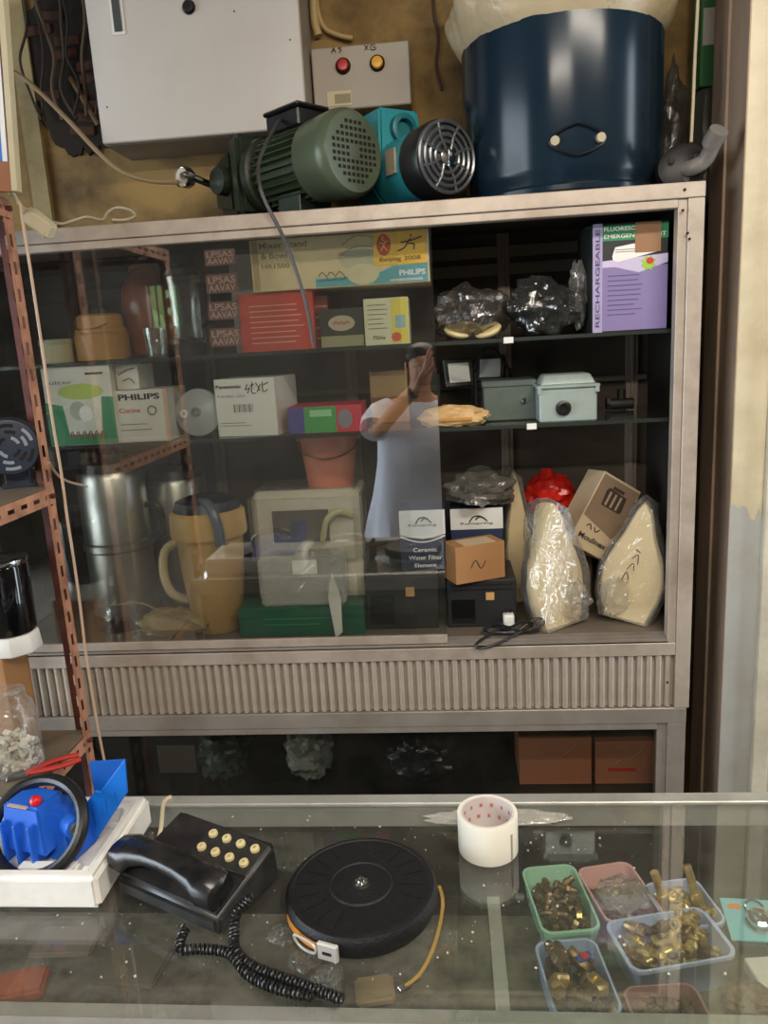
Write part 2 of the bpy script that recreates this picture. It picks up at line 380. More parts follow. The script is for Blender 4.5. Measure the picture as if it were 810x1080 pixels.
# back and sides
MB().box(XL, XR, 0.41, 0.42, 0.70, 1.862).build('back_board', BACKB, cab, smooth=0)
MB().box(XR-0.006, XR-0.001, 0.031, 0.41, 0.70, 1.861).build('side_panel', DARK, cab, smooth=0)
MB().box(XL, XL+0.005, 0.031, 0.41, 0.70, 1.861).build('side_panel', DARK, cab, smooth=0)
for px in (88, 225, 372, 534, 666):
    x = W(px, 420, 0.40).x
    MB().box(x-0.016, x+0.016, 0.398, 0.4095, FL, 1.86).box(x-0.004, x+0.004, 0.392, 0.398, FL, 1.86).build('shelf_standard', mat('standard_bar', (124, 112, 100), 0.5, 0.3, 0.1, 8), cab, 0.001)
for z0, z1 in ((1.80, 1.83), (1.755, 1.785), (1.46, 1.475)):
    MB().box(XL+0.01, XR-0.01, 0.400, 0.4095, z0, z1).build('back_rail', mat('back_bar', (112, 100, 90), 0.5, 0.3, 0.1, 8), cab, 0.001)
for zz in (S1, S2):
    MB().box(XL+0.01, 0.54, 0.055, 0.385, zz-0.008, zz-0.0005).build('glass_shelf', GLASS_S, cab, smooth=0)
    MB().box(XL+0.01, 0.54, 0.0535, 0.0549, zz-0.0085, zz).build('shelf_edge', mat('shelf_edge_dark', (40, 46, 42), 0.3, 0, 0.1, 8), cab, smooth=0)
for px, zz in ((537, S1), (560, S2)):
    x = W(px, 400, 0.05).x
    MB().box(x-0.011, x+0.011, 0.046, 0.0534, zz-0.012, zz+0.002).build('shelf_clip', WHITEP, cab, 0.001)
# sliding panes: one drawn across the left part, its twin pushed behind it
gx = -0.02
pane = MB().box(XL+0.055, gx, 0.0055, 0.0105, 0.888, 1.842).build('sliding_pane', GLASS, cab, smooth=0)
MB().box(XL+0.055, gx, 0.0042, 0.0118, 0.8775, 0.8985).build('pane_rail', ALU, pane, 0.001)
pane2 = MB().box(XL+0.07, gx-0.075, 0.0195, 0.0245, 0.888, 1.842).build('sliding_pane', sheet('rear_glass', (0.97, 0.975, 0.965), 0.006, 0.016), cab, smooth=0)
for px, py in ((722, 200), (720, 222), (725, 246), (727, 252), (704, 720)):
    p = W(px, py, -0.006); MB().cyl((p.x, -0.0055, p.z), (p.x, -0.0095 if py < 700 else -0.004, p.z), 0.0028, n=10).build('screw', SLOT, cab)

# ================================================================== lower cabinet
low = thing('base_cabinet', 'dark glass-fronted base cabinet under the ribbed display cabinet', 'cabinet', (0, 0, 0))
MB().box(XL, 0.546, -0.002, 0.03, 0.660, 0.700).build('top_rail', ALU2, low, 0.0015)
MB().box(XL, 0.479, 0.001, 0.03, 0.642, 0.6595).build('top_rail_lip', ALU2, low, 0.0015)
MB().box(0.503, 0.546, 0.0, 0.03, 0.0, 0.6595).build('post', ALU2, low, 0.0015)
MB().box(0.480, 0.5025, 0.004, 0.03, 0.08, 0.6595).build('post_lip', ALU2, low, 0.001)
MB().box(XL, XL+0.05, 0.0, 0.03, 0.0, 0.642).build('post', ALU2, low, 0.0015)
MB().box(XL+0.05, 0.48, 0.0, 0.03, 0.0, 0.08).build('kick_rail', ALU2, low, 0.0015)
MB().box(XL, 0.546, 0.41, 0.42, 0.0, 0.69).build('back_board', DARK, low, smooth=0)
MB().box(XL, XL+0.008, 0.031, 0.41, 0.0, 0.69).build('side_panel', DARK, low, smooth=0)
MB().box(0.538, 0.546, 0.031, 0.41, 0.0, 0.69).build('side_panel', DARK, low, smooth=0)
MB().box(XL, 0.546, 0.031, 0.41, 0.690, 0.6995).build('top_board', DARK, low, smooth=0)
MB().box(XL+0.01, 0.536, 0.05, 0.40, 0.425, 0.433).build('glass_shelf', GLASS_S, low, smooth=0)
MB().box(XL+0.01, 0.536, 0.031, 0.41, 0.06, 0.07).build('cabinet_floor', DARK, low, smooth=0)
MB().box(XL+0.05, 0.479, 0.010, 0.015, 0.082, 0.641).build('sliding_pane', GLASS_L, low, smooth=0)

# ================================================================== glass counter
CB, CF = -0.599, -1.095
ctr = thing('showcase_counter', 'glass-topped aluminium showcase counter across the foreground', 'counter', (0, 0, 0))
CX0, CX1 = -0.87, 1.25
MB().box(CX0, CX1, CB-0.028, CB, CT-0.045, CT-0.004).build('back_rail', ALU3, ctr, 0.002)
MB().box(CX0, CX1, CB-0.034, CB-0.008, CT-0.004, CT+0.0035).build('back_rail_lip', ALU3, ctr, 0.0015)
MB().box(CX0, CX1, CF, -1.018, CT-0.045, CT-0.0045).build('front_rail', ALU3, ctr, 0.002)
MB().box(CX0, CX1, CF, -1.046, CT-0.004, CT+0.004).build('front_rail_lip', ALU3, ctr, 0.0015)
MB().box(CX0+0.01, CX1-0.01, -1.045, CB-0.0345, CT-0.004, CT-0.0002).build('glass_top', GLASS_C, ctr, smooth=0)
for x in (CX0, CX1-0.03):
    for y in (CF, CB-0.03): MB().box(x, x+0.03, y, y+0.03, 0, CT-0.0455).build('leg', ALU3, ctr, 0.002)
MB().box(CX0, CX1, CF+0.031, CB-0.031, 0.10, 0.115).build('counter_floor', DARK, ctr, smooth=0)
MB().box(CX0+0.031, CX1-0.031, CB-0.012, CB-0.006, 0.115, CT-0.046).build('back_panel', sheet('counter_back', (0.5, 0.53, 0.5), 0.03, 0.02), ctr, smooth=0)
MB().box(CX0+0.031, CX1-0.031, CF+0.006, CF+0.012, 0.115, CT-0.046).build('front_pane', sheet('counter_front', (0.8, 0.83, 0.8), 0.03, 0.02), ctr, smooth=0)
SH = 0.70
SHM = mat('counter_shelf_board', (104, 100, 88), 0.45, 0, 0.3, 9, 0.0, (36, 33, 28), 0.9, 20)  # dark blotches: dirt plus leaf-like dark reflections, painted into the board
MB().box(CX0+0.031, CX1-0.031, CF+0.02, CB-0.09, SH-0.008, SH-0.001).build('counter_shelf', SHM, ctr, smooth=0)
p0, p1 = G(519, 968, SH), G(534, 1066, SH)
MB().box(-0.010, 0.010, -0.13, 0.13, 0, 0.004, TR((p0.x+p1.x)/2, (p0.y+p1.y)/2, SH)).build('shelf_strip', mat('pale_strip', (176, 176, 168), 0.4, 0.2), ctr, 0.001)
# thin loose glass sheet laid on the right part of the counter top, its edge shows behind the reel
pe = G(500, 935, CT)
MB().box(-0.02, CX1-0.02, -1.04, pe.y, CT, CT+0.002).build('loose_glass_sheet', sheet('loose_glass', (0.95, 0.97, 0.95), 0.02, 0.02), ctr, smooth=0)
CTL, CTR_ = CT+0.0004, CT+0.0026

# ================================================================== boxes in the cabinet
def carton(name, label, cat, x0, x1, yt, yb, Y, depth, zb, m, rz=0.0, bevel=0.0012, group=None, body='carton_body'):
    xm = (x0+x1)/2; ym = (yt+yb)/2
    a, c = W(x0, ym, Y), W(x1, ym, Y)
    w = c.x-a.x; zt = W(xm, yt, Y).z
    if zb is None: zb = W(xm, yb, Y).z
    t = thing(name, label, cat, ((a.x+c.x)/2, Y, zb), rz, group)
    h = zt-zb
    MB().box(-w/2, w/2, 0, depth, 0, h).build(body, m, t, bevel)
    return t, w, h
def R(w, h, u0, v0, u1, v1): return rectp((u0-0.5)*w, v0*h, (u1-0.5)*w, v1*h)
def Q(w, h, pts): return [((u-0.5)*w, v*h) for u, v in pts]

# ---- shelf 1 (upper), left half
OLIVE = mat('olive_ink', (92, 96, 66), 0.6, 0, 0.1, 10)
REDC = mat('red_card', (190, 66, 48), 0.55, 0, 0.1, 8)
TEAL = mat('teal_ink', (92, 164, 172), 0.55, 0, 0.08, 10)
YEL = mat('yellow_sticker', (238, 190, 62), 0.5, 0, 0.05, 10)
SEAL = mat('seal_red', (196, 52, 40), 0.5, 0, 0.08, 10)
KHAKI = mat('yellowed_card', (222, 204, 160), 0.6, 0, 0.1, 6, 0.0, (170, 148, 104), 0.5, 4)

t, w, h = carton('carton', 'plain red carton with white printed lines on the upper shelf', 'box', 253, 331, 308, 371, 0.10, 0.16, S1, REDC)
lines(t, -0.36*w, 0.42*w, [h*(0.78-0.09*i) for i in range(8)], 0.0022, mat('pale_red_ink', (226, 170, 150), 0.6))
red_h = h
t, w, h = carton('carton', 'black and olive carton with a pale oval logo on the upper shelf', 'box', 337, 384, 325, 364, 0.11, 0.12, S1, mat('black_olive_card', (48, 46, 38), 0.55, 0, 0.1, 8))
plate(t, R(w, h, 0.02, 0.02, 0.98, 0.30), mat('pale_olive_card', (150, 146, 110), 0.6), name='printed_band')
plate(t, ell(0.0, 0.62*h, 0.30*w, 0.20*h), mat('pale_oval', (176, 164, 140), 0.6), -0.0008, 'printed_oval')
stroke(t, [[(-0.18*w, 0.58*h), (-0.12*w, 0.68*h), (-0.06*w, 0.58*h), (0.0, 0.66*h), (0.06*w, 0.58*h), (0.12*w, 0.66*h), (0.18*w, 0.60*h)]], 0.0011, REDC, -0.0014, 'script_print')
t, w, h = carton('carton', 'small white and yellow carton with a red dot on the upper shelf', 'box', 384, 431, 314, 360, 0.10, 0.10, S1, mat('cream_white_card', (214, 210, 176), 0.55, 0, 0.06, 8))
plate(t, R(w, h, 0.62, 0.03, 0.98, 0.97), mat('lemon_ink', (222, 206, 84), 0.55), name='printed_band')
plate(t, R(w, h, 0.70, 0.35, 0.92, 0.62), mat('sky_ink', (150, 180, 190), 0.55), -0.0009, 'printed_panel')
plate(t, ell(0.21*w, 0.16*h, 0.11*w, 0.10*h), mat('tomato_ink', (206, 92, 58), 0.5), -0.0011, 'printed_dot')
lines(t, -0.42*w, 0.08*w, [h*(0.86-0.10*i) for i in range(6)], 0.0018, INKG)
lettering(t, '750w', -0.18*w, 0.16*h, 0.3*w, 0.009, INK)
yel_h = h
t, w, h = carton('carton', 'dull red striped packet standing between the red carton and the olive one', 'box', 329, 347, 312, 366, 0.13, 0.05, S1, mat('maroon_card', (120, 44, 38), 0.55))
lines(t, -0.42*w, 0.42*w, [h*(0.2+0.2*i) for i in range(4)], 0.004, mat('rose_ink', (190, 130, 118), 0.6), rag=0)
t, w, h = carton('carton', 'greyish white carton half hidden behind the large mixer carton', 'box', 243, 275, 268, 330, 0.30, 0.08, S1, mat('grey_white_card', (178, 172, 160), 0.6, 0, 0.08, 8))
# long mixer carton lying on the smaller ones
zz = S1+max(red_h, yel_h)+0.0005
zl = S1+red_h+0.001
xa, xb = W(265, 284, 0.085), W(453, 284, 0.085)
mw = xb.x-xa.x; mh = W(360, 247, 0.085).z-zl
t = thing('carton', 'long yellowed mixer carton with teal corner lying on smaller cartons', 'box', ((xa.x+xb.x)/2, 0.085, zl))
MB().box(-mw/2, mw/2, 0, 0.20, 0, mh).build('carton_body', KHAKI, t, 0.0015)
plate(t, Q(mw, mh, [(0.36, 0.02), (0.99, 0.02), (0.99, 0.36), (0.80, 0.34), (0.70, 0.20), (0.36, 0.18)]), TEAL, name='printed_corner')
plate(t, R(mw, mh, 0.01, 0.02, 0.045, 0.98), mat('aged_edge', (176, 154, 106), 0.6), -0.0007, 'worn_edge')
GREYL = mat('faded_ink', (138, 118, 82), 0.6)
lettering(t, 'Mixer Stand', -0.31*mw, 0.88*mh, 0.27*mw, 0.014, GREYL)
lettering(t, '& Bowl', -0.365*mw, 0.68*mh, 0.15*mw, 0.013, GREYL)
lettering(t, 'HR1500', -0.36*mw, 0.48*mh, 0.16*mw, 0.011, GREYL)
# pale line drawing of the mixer bowl
plate(t, ell(0.12*mw, 0.52*mh, 0.12*mw, 0.20*mh), mat('bowl_ink', (190, 186, 158), 0.6), -0.0008, 'bowl_print')
plate(t, ell(0.12*mw, 0.62*mh, 0.115*mw, 0.07*mh), mat('bowl_rim_ink', (150, 152, 136), 0.6), -0.0011, 'bowl_print')
plate(t, ell(0.13*mw, 0.22*mh, 0.09*mw, 0.20*mh), mat('cream_bowl_ink', (214, 202, 164), 0.6), -0.0013, 'bowl_print')
stroke(t, [[(0.02*mw, 0.78*mh), (0.10*mw, 0.95*mh), (0.2*mw, 0.9*mh)], [(0.0, 0.6*mh), (0.1*mw, 0.75*mh), (0.22*mw, 0.7*mh)]], 0.0008, GREYL, name='line_drawing')
stroke(t, [[((-0.12+0.05*i)*mw, 0.22*mh), ((-0.10+0.05*i)*mw, 0.30*mh), ((-0.07+0.05*i)*mw, 0.16*mh), ((-0.12+0.05*i)*mw, 0.14*mh)] for i in range(3)], 0.0009, mat('dark_teal_ink', (56, 92, 92), 0.6), name='line_drawing')
lettering(t, 'PHILIPS', 0.405*mw, 0.20*mh, 0.145*mw, 0.0125, INKW, bold=0.03)
lines(t, 0.28*mw, 0.47*mw, [0.08*mh, 0.055*mh], 0.0016, INKW, rag=0.1)
# event sticker
sx0, sx1, sz0, sz1 = 0.195*mw, 0.485*mw, 0.36*mh, 0.98*mh
sw, sh = sx1-sx0, sz1-sz0
st = plate(t, [(sx0+0.004, sz0), (sx1-0.004, sz0), (sx1, sz0+0.004), (sx1, sz1-0.004), (sx1-0.004, sz1), (sx0+0.004, sz1), (sx0, sz1-0.004), (sx0, sz0+0.004)], YEL, -0.0014, 'event_sticker', 0.0008)
st['label'] = 'yellow event sticker with red seal, runner figure and black lettering'
plate(st, ell(sx0+0.20*sw, sz0+0.62*sh, 0.135*sw, 0.33*sh), SEAL, -0.0018, 'seal_mark')
stroke(st, [[(sx0+0.20*sw, sz0+0.86*sh), (sx0+0.17*sw, sz0+0.78*sh), (sx0+0.23*sw, sz0+0.72*sh), (sx0+0.20*sw, sz0+0.60*sh), (sx0+0.14*sw, sz0+0.44*sh)],
            [(sx0+0.12*sw, sz0+0.70*sh), (sx0+0.20*sw, sz0+0.66*sh), (sx0+0.29*sw, sz0+0.74*sh)], [(sx0+0.20*sw, sz0+0.58*sh), (sx0+0.27*sw, sz0+0.42*sh)]], 0.0013, YEL, -0.0022, 'seal_figure')
stroke(st, [[(sx0+0.46*sw, sz0+0.40*sh), (sx0+0.60*sw, sz0+0.50*sh), (sx0+0.66*sw, sz0+0.66*sh), (sx0+0.72*sw, sz0+0.76*sh)],
            [(sx0+0.52*sw, sz0+0.66*sh), (sx0+0.66*sw, sz0+0.68*sh), (sx0+0.78*sw, sz0+0.72*sh), (sx0+0.93*sw, sz0+0.80*sh)],
            [(sx0+0.66*sw, sz0+0.62*sh), (sx0+0.78*sw, sz0+0.58*sh), (sx0+0.76*sw, sz0+0.42*sh)]], 0.0015, INK, -0.0020, 'runner_mark')
plate(st, ell(sx0+0.72*sw, sz0+0.86*sh, 0.022*sw, 0.045*sh, 12), SEAL, -0.0020, 'runner_head')
lettering(st, 'Beijing 2008', sx0+0.5*sw, sz0+0.16*sh, 0.78*sw, 0.0125, INK, -0.0019, bold=0.004)

# column of small printed cards standing left of the cartons
CARDM = mat('pink_brown_card', (104, 74, 66), 0.6, 0, 0.2, 20)
CARDI = mat('dusky_pink_ink', (176, 140, 128), 0.6)
for k, (py0, py1) in enumerate(((262, 281), (288, 310), (317, 338), (345, 366))):
    a, c = W(217+k*2, py1, 0.03), W(248+k*2, py0, 0.03)
    cw, ch = c.x-a.x, c.z-a.z
    t = thing('printed_card', 'small brown card printed with pink letters, %s of the column taped inside the glass' % ('topmost', 'second', 'third', 'lowest')[k], 'card', ((a.x+c.x)/2, 0.0262, a.z), 0, 'printed cards taped inside the glass')
    MB().box(-cw/2, cw/2, 0, 0.0012, 0, ch).build('card_sheet', CARDM, t, smooth=0)
    lettering(t, 'LPSAS', 0, ch*0.70, cw*0.86, ch*0.38, CARDI, -0.0006)
    lettering(t, 'AAVAV', 0, ch*0.27, cw*0.86, ch*0.38, CARDI, -0.0006)

# rounded vessels on the upper shelf, left end
def vessel(name, label, cat, xc, yb, Y, zb, prof_px, m, parts=(), n=36, rz=0):
    """prof_px: list of (half width px, height px above base) measured at distance Y"""
    p = W(xc, yb, Y); s = (W(xc+10, yb, Y)-p).length/10
    t = thing(name, label, cat, (p.x, Y, zb), rz)
    MB().lathe([(a*s, b_*s) for a, b_ in prof_px], n).build('body', m, t)
    return t, s
CREAMP = mat('cream_plastic', (196, 186, 150), 0.4, 0, 0.06, 8)
t, s = vessel('storage_tin', 'small cream tin with a flat lid at the left end of the upper shelf', 'tin', 61, 375, 0.17, S1, [(15, 0), (16, 1), (16, 20), (15, 22), (0, 22.5)], CREAMP)
MB().lathe([(0.0, 0.0), (16.8*s, 0), (16.8*s, 5*s), (15*s, 6*s), (0, 6.3*s)], 32, TR(0, 0, 18*s)).build('lid', mat('greenish_lid', (172, 176, 140), 0.4), t)
TANP = mat('amber_plastic', (172, 126, 66), 0.4, 0, 0.1, 6)
t, s = vessel('food_canister', 'tan plastic canister with a stepped lid on the upper shelf', 'canister', 110, 374, 0.20, S1, [(24, 0), (26, 1), (27, 26), (25, 28), (0, 28)], TANP)
MB().lathe([(0, 0), (25.5*s, 0), (25.5*s, 3*s), (23*s, 4*s), (22*s, 16*s), (19*s, 18*s), (0, 19*s)], 36, TR(0, 0, 28*s)).build('lid', TANP, t)
MB().lathe([(0, 0), (6*s, 0), (7*s, 4*s), (5*s, 6*s), (0, 6.5*s)], 20, TR(0, 0, 46.5*s)).build('lid_knob', BLACK, t)
MB().tube([(-22*s, -14*s, 36*s), (-12*s, -22*s, 31*s), (4*s, -24.5*s, 32*s), (16*s, -20*s, 36*s)], 0.0015, 6, smooth=5).build('bail_wire', CHROME, t)
TERRA = mat('terracotta_glaze', (132, 74, 48), 0.35, 0, 0.15, 5)
t, s = vessel('ceramic_jar', 'tall reddish brown glazed jar on the upper shelf behind the canister', 'jar', 166, 372, 0.30, S1, [(20, 0), (25, 4), (29, 30), (30, 52), (27, 70), (20, 80), (17, 84), (19, 87), (0, 87)], TERRA)
MB().lathe([(0, 0), (19*s, 0), (17*s, 4*s), (8*s, 8*s), (6*s, 12*s), (0, 13*s)], 28, TR(0, 0, 87.3*s)).build('lid', TERRA, t)
CLEARG = sheet('clear_glassware', (0.86, 0.9, 0.88), 0.10, 0.03, (170, 170, 165), 0.03, 10, 0, 0.02, 2.0)
t, s = vessel('blender_jar', 'clear glass blender jar with a black base right of the brown jar', 'jar', 199, 371, 0.17, S1, [(18, 0), (19, 16), (16, 18), (17, 60), (19, 78), (17, 79), (15, 60), (14, 19)], CLEARG)
MB().lathe([(0, 0), (19.5*s, 0), (19.5*s, 12*s), (15*s, 17*s), (0, 17*s)], 30, TR(0, 0, 0.0005)).build('base_collar', BLACK, t)
MB().tube([(18*s, 0, 70*s), (27*s, 0, 66*s), (28*s, 0, 40*s), (18*s, 0, 28*s)], 2.4*s, 8, smooth=5).build('handle', BLACK, t)
MB().lathe([(0, 0), (19.5*s, 0), (19.5*s, 5*s), (9*s, 7*s), (9*s, 11*s), (0, 11*s)], 28, TR(0, 0, 79.4*s)).build('lid', BLACK, t)
t, s = vessel('glass_tumbler', 'clear tumbler catching light in front of the brown jar', 'tumbler', 166, 374, 0.115, S1, [(9, 0), (10, 2), (12, 30), (11, 30), (9.5, 3), (0, 2.5)], CLEARG)

# ---- shelf 2 (middle), left half
GREENI = mat('green_ink', (40, 132, 82), 0.55, 0, 0.08, 8)
LIME = mat('lime_ink', (168, 186, 84), 0.55, 0, 0.08, 8)
PALEI = mat('pale_ink', (206, 208, 196), 0.55, 0, 0.05, 8)
t, w, h = carton('juicer_carton', 'green and white juicer carton with a picture of a lime-lidded juicer', 'box', 48, 120, 386, 468, 0.06, 0.20, S2, PAPERW)
plate(t, Q(w, h, [(0.0, 0.01), (1.0, 0.01), (1.0, 0.60), (0.60, 0.62), (0.30, 0.50), (0.0, 0.56)]), GREENI, name='printed_field')
plate(t, Q(w, h, [(0.30, 0.14), (0.78, 0.14), (0.84, 0.64), (0.24, 0.64)]), PALEI, -0.0009, 'juicer_print')
plate(t, ell(0.04*w, 0.68*h, 0.33*w, 0.10*h), LIME, -0.0012, 'lid_print')
plate(t, ell(-0.03*w, 0.44*h, 0.12*w, 0.12*h), mat('shade_ink', (168, 174, 160), 0.55), -0.0014, 'bowl_print')
plate(t, ell(0.08*w, 0.40*h, 0.10*w, 0.10*h), INKW, -0.0016, 'bowl_print')
lines(t, 0.14*w, 0.40*w, [0.90*h], 0.005, INK, rag=0.0)
lettering(t, 'Juicer', -0.26*w, 0.80*h, 0.40*w, 0.012, mat('mid_grey_ink', (120, 124, 116), 0.6))
stroke(t, [[((-0.20+0.09*i)*w, 0.10*h), ((-0.16+0.09*i)*w, 0.18*h), ((-0.13+0.09*i)*w, 0.06*h)] for i in range(6)], 0.0016, mat('berry_ink', (150, 66, 72), 0.5), name='fruit_print')
t, w, h = carton('carton', 'white appliance carton standing behind the small speckled one on the middle shelf', 'box', 118, 150, 396, 466, 0.28, 0.10, S2, PAPERW)
t, w, h = carton('carton', 'white carton with bold black PHILIPS lettering and a round gauge print', 'box', 122, 178, 411, 467, 0.065, 0.14, S2, PAPERW)
lettering(t, 'PHILIPS', -0.02*w, 0.87*h, 0.78*w, 0.0145, INK, bold=0.035)
lettering(t, 'Cucina', -0.22*w, 0.62*h, 0.40*w, 0.012, REDC)
MB().lathe([(0.0085, 0), (0.0085, 0.0006), (0.012, 0.0006), (0.012, 0)], 28, TR(0.20*w, -0.0006, 0.60*h) @ RX(pi/2), False, False).build('gauge_print', INKG, t, smooth=0)
lines(t, -0.42*w, 0.2*w, [0.35*h, 0.24*h], 0.002, INKG)
plate(t, R(w, h, 0.93, 0.0, 1.0, 1.0), mat('peach_edge', (206, 168, 140), 0.6), name='edge_stripe')
# small carton stacked behind
t, w, h = carton('carton', 'small white carton with a swoosh print on top of the PHILIPS carton', 'box', 122, 146, 385, 409, 0.085, 0.10, S2+h+0.001, PAPERW)
stroke(t, [[(-0.4*w, 0.6*h), (0.0, 0.8*h), (0.35*w, 0.85*h)], [(-0.2*w, 0.35*h), (0.1*w, 0.45*h), (0.3*w, 0.25*h)]], 0.0015, INKG, name='swoosh_print')
# round lid / disc
p = W(203, 430, 0.075); rr = (W(229, 430, 0.075)-W(178, 430, 0.075)).length/2
t = thing('pot_lid', 'round frosted grey plastic lid with a hub standing on edge on the middle shelf', 'lid', (p.x, 0.12, S2+0.0005), 0)
FROST = mat('frosted_plastic', (168, 170, 172), 0.35, 0, 0.06, 8)
MB(TR(0, 0, rr) @ RX(radians(82))).lathe([(rr*0.98, -0.012), (rr, -0.004), (rr*0.96, 0.006), (rr*0.6, 0.016), (rr*0.25, 0.021), (0, 0.021)], 48).build('disc', FROST, t)
MB(TR(0, 0, rr) @ RX(radians(82))).lathe([(rr*0.20, 0.02), (rr*0.20, 0.026), (rr*0.12, 0.028), (rr*0.12, 0.022)], 28, None, False, False).build('hub_ring', mat('hub_grey', (120, 122, 124), 0.4), t)
MB(TR(0, 0, rr) @ RX(radians(82)) @ TR(-rr*0.52, -rr*0.05, 0)).lathe([(rr*0.17, 0.012), (rr*0.17, 0.022), (rr*0.08, 0.023), (rr*0.08, 0.012)], 24, None, False, False).build('cap_ring', WHITEP, t)
# white carton with scribble
t, w, h = carton('carton', 'white carton with Panasonic lettering and black handwriting on the middle shelf', 'box', 226, 293, 399, 462, 0.08, 0.15, S2, mat('clean_white_card', (220, 216, 206), 0.6, 0, 0.05, 8), rz=radians(-9))
lettering(t, 'Panasonic', -0.26*w, 0.87*h, 0.42*w, 0.009, INK, bold=0.03)
stroke(t, [[(x*w, z*h) for x, z in s_] for s_ in ([(0.06, 0.90), (0.02, 0.80), (0.09, 0.84), (0.05, 0.74)], [(0.10, 0.86), (0.17, 0.90)], [(0.14, 0.93), (0.12, 0.76), (0.18, 0.74)], [(0.20, 0.92), (0.26, 0.78)], [(0.28, 0.90), (0.21, 0.76)], [(0.31, 0.93), (0.31, 0.76), (0.39, 0.80)], [(0.33, 0.88), (0.41, 0.92)])], 0.0011, INK)
lettering(t, 'F-A-85D, ZEX', -0.22*w, 0.70*h, 0.46*w, 0.0065, INKG, bold=0.0)
b = MB()
for i in range(12):
    x = (-0.20+0.028*i)*w; b.prism(rectp(x, 0.42*h, x+0.0009+0.0012*((i*7) % 3 == 0), 0.56*h), -0.0008, -0.0004)
b.build('barcode', INK, t, smooth=0)
lines(t, -0.44*w, 0.15*w, [0.24*h, 0.19*h], 0.0015, INKG)
# flat multicolour carton
t, w, h = carton('carton', 'flat carton striped violet, green and red beside the white one', 'box', 304, 381, 428, 456, 0.07, 0.13, S2, mat('crimson_card', (196, 52, 66), 0.5, 0, 0.1, 8))
plate(t, R(w, h, 0.0, 0.02, 0.22, 0.98), mat('violet_ink', (74, 66, 136), 0.5), name='printed_band')
plate(t, R(w, h, 0.22, 0.02, 0.66, 0.98), mat('grass_ink', (64, 150, 72), 0.5), name='printed_band')
plate(t, R(w, h, 0.30, 0.62, 0.60, 0.86), mat('mint_ink', (150, 200, 150), 0.5), -0.0009, 'printed_panel')
plate(t, ell(0.28*w, 0.5*h, 0.10*w, 0.36*h), mat('grey_oval', (130, 120, 130), 0.5), -0.0009, 'printed_oval')
# brown carton behind
t, w, h = carton('carton', 'short brown cardboard carton with pale tape near the middle of the shelf', 'box', 391, 431, 391, 458, 0.24, 0.12, S2, KRAFT)
plate(t, R(w, h, 0.02, 0.5, 0.98, 0.98), mat('pale_tape', (186, 150, 104), 0.5), name='tape_strip')
# ---- cabinet floor, left half
def lath_part(t, name, prof, m, M, n=32, s=1.0): return MB().lathe([(a*s, b_*s) for a, b_ in prof], n, M).build(name, m, t)
t, s = vessel('steel_urn', 'tall stainless steel urn with a black lid on the cabinet floor', 'urn', 138, 662, 0.20, FL, [(30, 0), (32, 4), (32, 78), (34, 80), (34, 86), (32, 88), (32, 150), (29, 156), (0, 156)], STEEL)
lath_part(t, 'lid', [(0, 0), (30, 0), (28, 8), (20, 13), (8, 15), (0, 15)], BLACK, TR(0, 0, 156.3*s), 36, s)
lath_part(t, 'lid_knob', [(0, 0), (5, 0), (7, 5), (4, 9), (0, 9)], CHROME, TR(0, 0, 171*s), 20, s)
lath_part(t, 'base_ring', [(33, 0), (36, 1), (36, 12), (33, 14)], BLACK, TR(0, 0, 0), 36, s)
for sg in (-1, 1):
    MB().tube([(sg*32*s, 0, 120*s), (sg*45*s, 0, 118*s), (sg*46*s, 0, 92*s), (sg*33*s, 0, 88*s)], 3*s, 8, smooth=5).build('handle', BLACK, t)
MB().cyl((0, -34*s, 14*s), (0, -50*s, 14*s), 4*s, n=14).cyl((0, -46*s, 18*s), (0, -46*s, 4*s), 3.4*s, n=12).build('tap', BLACK, t)
t, s = vessel('steel_pot', 'stainless steel kettle pot standing behind the urn and the jug', 'pot', 203, 650, 0.33, FL, [(26, 0), (28, 3), (28, 128), (26, 132), (0, 132)], STEEL)
lath_part(t, 'lid', [(0, 0), (27, 0), (24, 8), (8, 12), (0, 12)], BLACK, TR(0, 0, 132.2*s), 32, s)
lath_part(t, 'lid_knob', [(0, 0), (5, 0), (6, 6), (3, 8), (0, 8)], BLACK, TR(0, 0, 144*s), 16, s)
TANJ = mat('tan_jug_plastic', (190, 152, 96), 0.4, 0, 0.1, 5, 0.0, (140, 100, 62), 0.5, 4)
t, s = vessel('water_jug', 'tan insulated jug with a dark blue top and a ring collar', 'jug', 232, 664, 0.135, FL, [(23, 0), (25, 3), (31, 60), (33, 96), (33, 98)], TANJ)
lath_part(t, 'collar', [(33, 0), (37, 1), (38, 4), (37, 24), (34, 27), (0, 27)], mat('tan_collar', (206, 168, 104), 0.35), TR(0, 0, 98*s), 36, s)
lath_part(t, 'lid', [(0, 0), (33, 0), (30, 9), (18, 13), (0, 14)], mat('navy_plastic', (30, 38, 52), 0.35), TR(0, 0, 125.2*s), 36, s)
MB().tube([(0*s, -16*s, 134*s), (12*s, -30*s, 134*s), (20*s, -36*s, 118*s), (22*s, -37*s, 96*s)], 5*s, 10, smooth=5).build('lever', mat('slate_plastic', (86, 96, 112), 0.3), t)
MB().tube([(-33*s, 0, 92*s), (-46*s, -4*s, 84*s), (-50*s, -6*s, 62*s), (-44*s, -6*s, 40*s), (-30*s, 0, 30*s)], 4.5*s, 10, smooth=5).build('handle', mat('pale_tan', (186, 168, 128), 0.4), t)
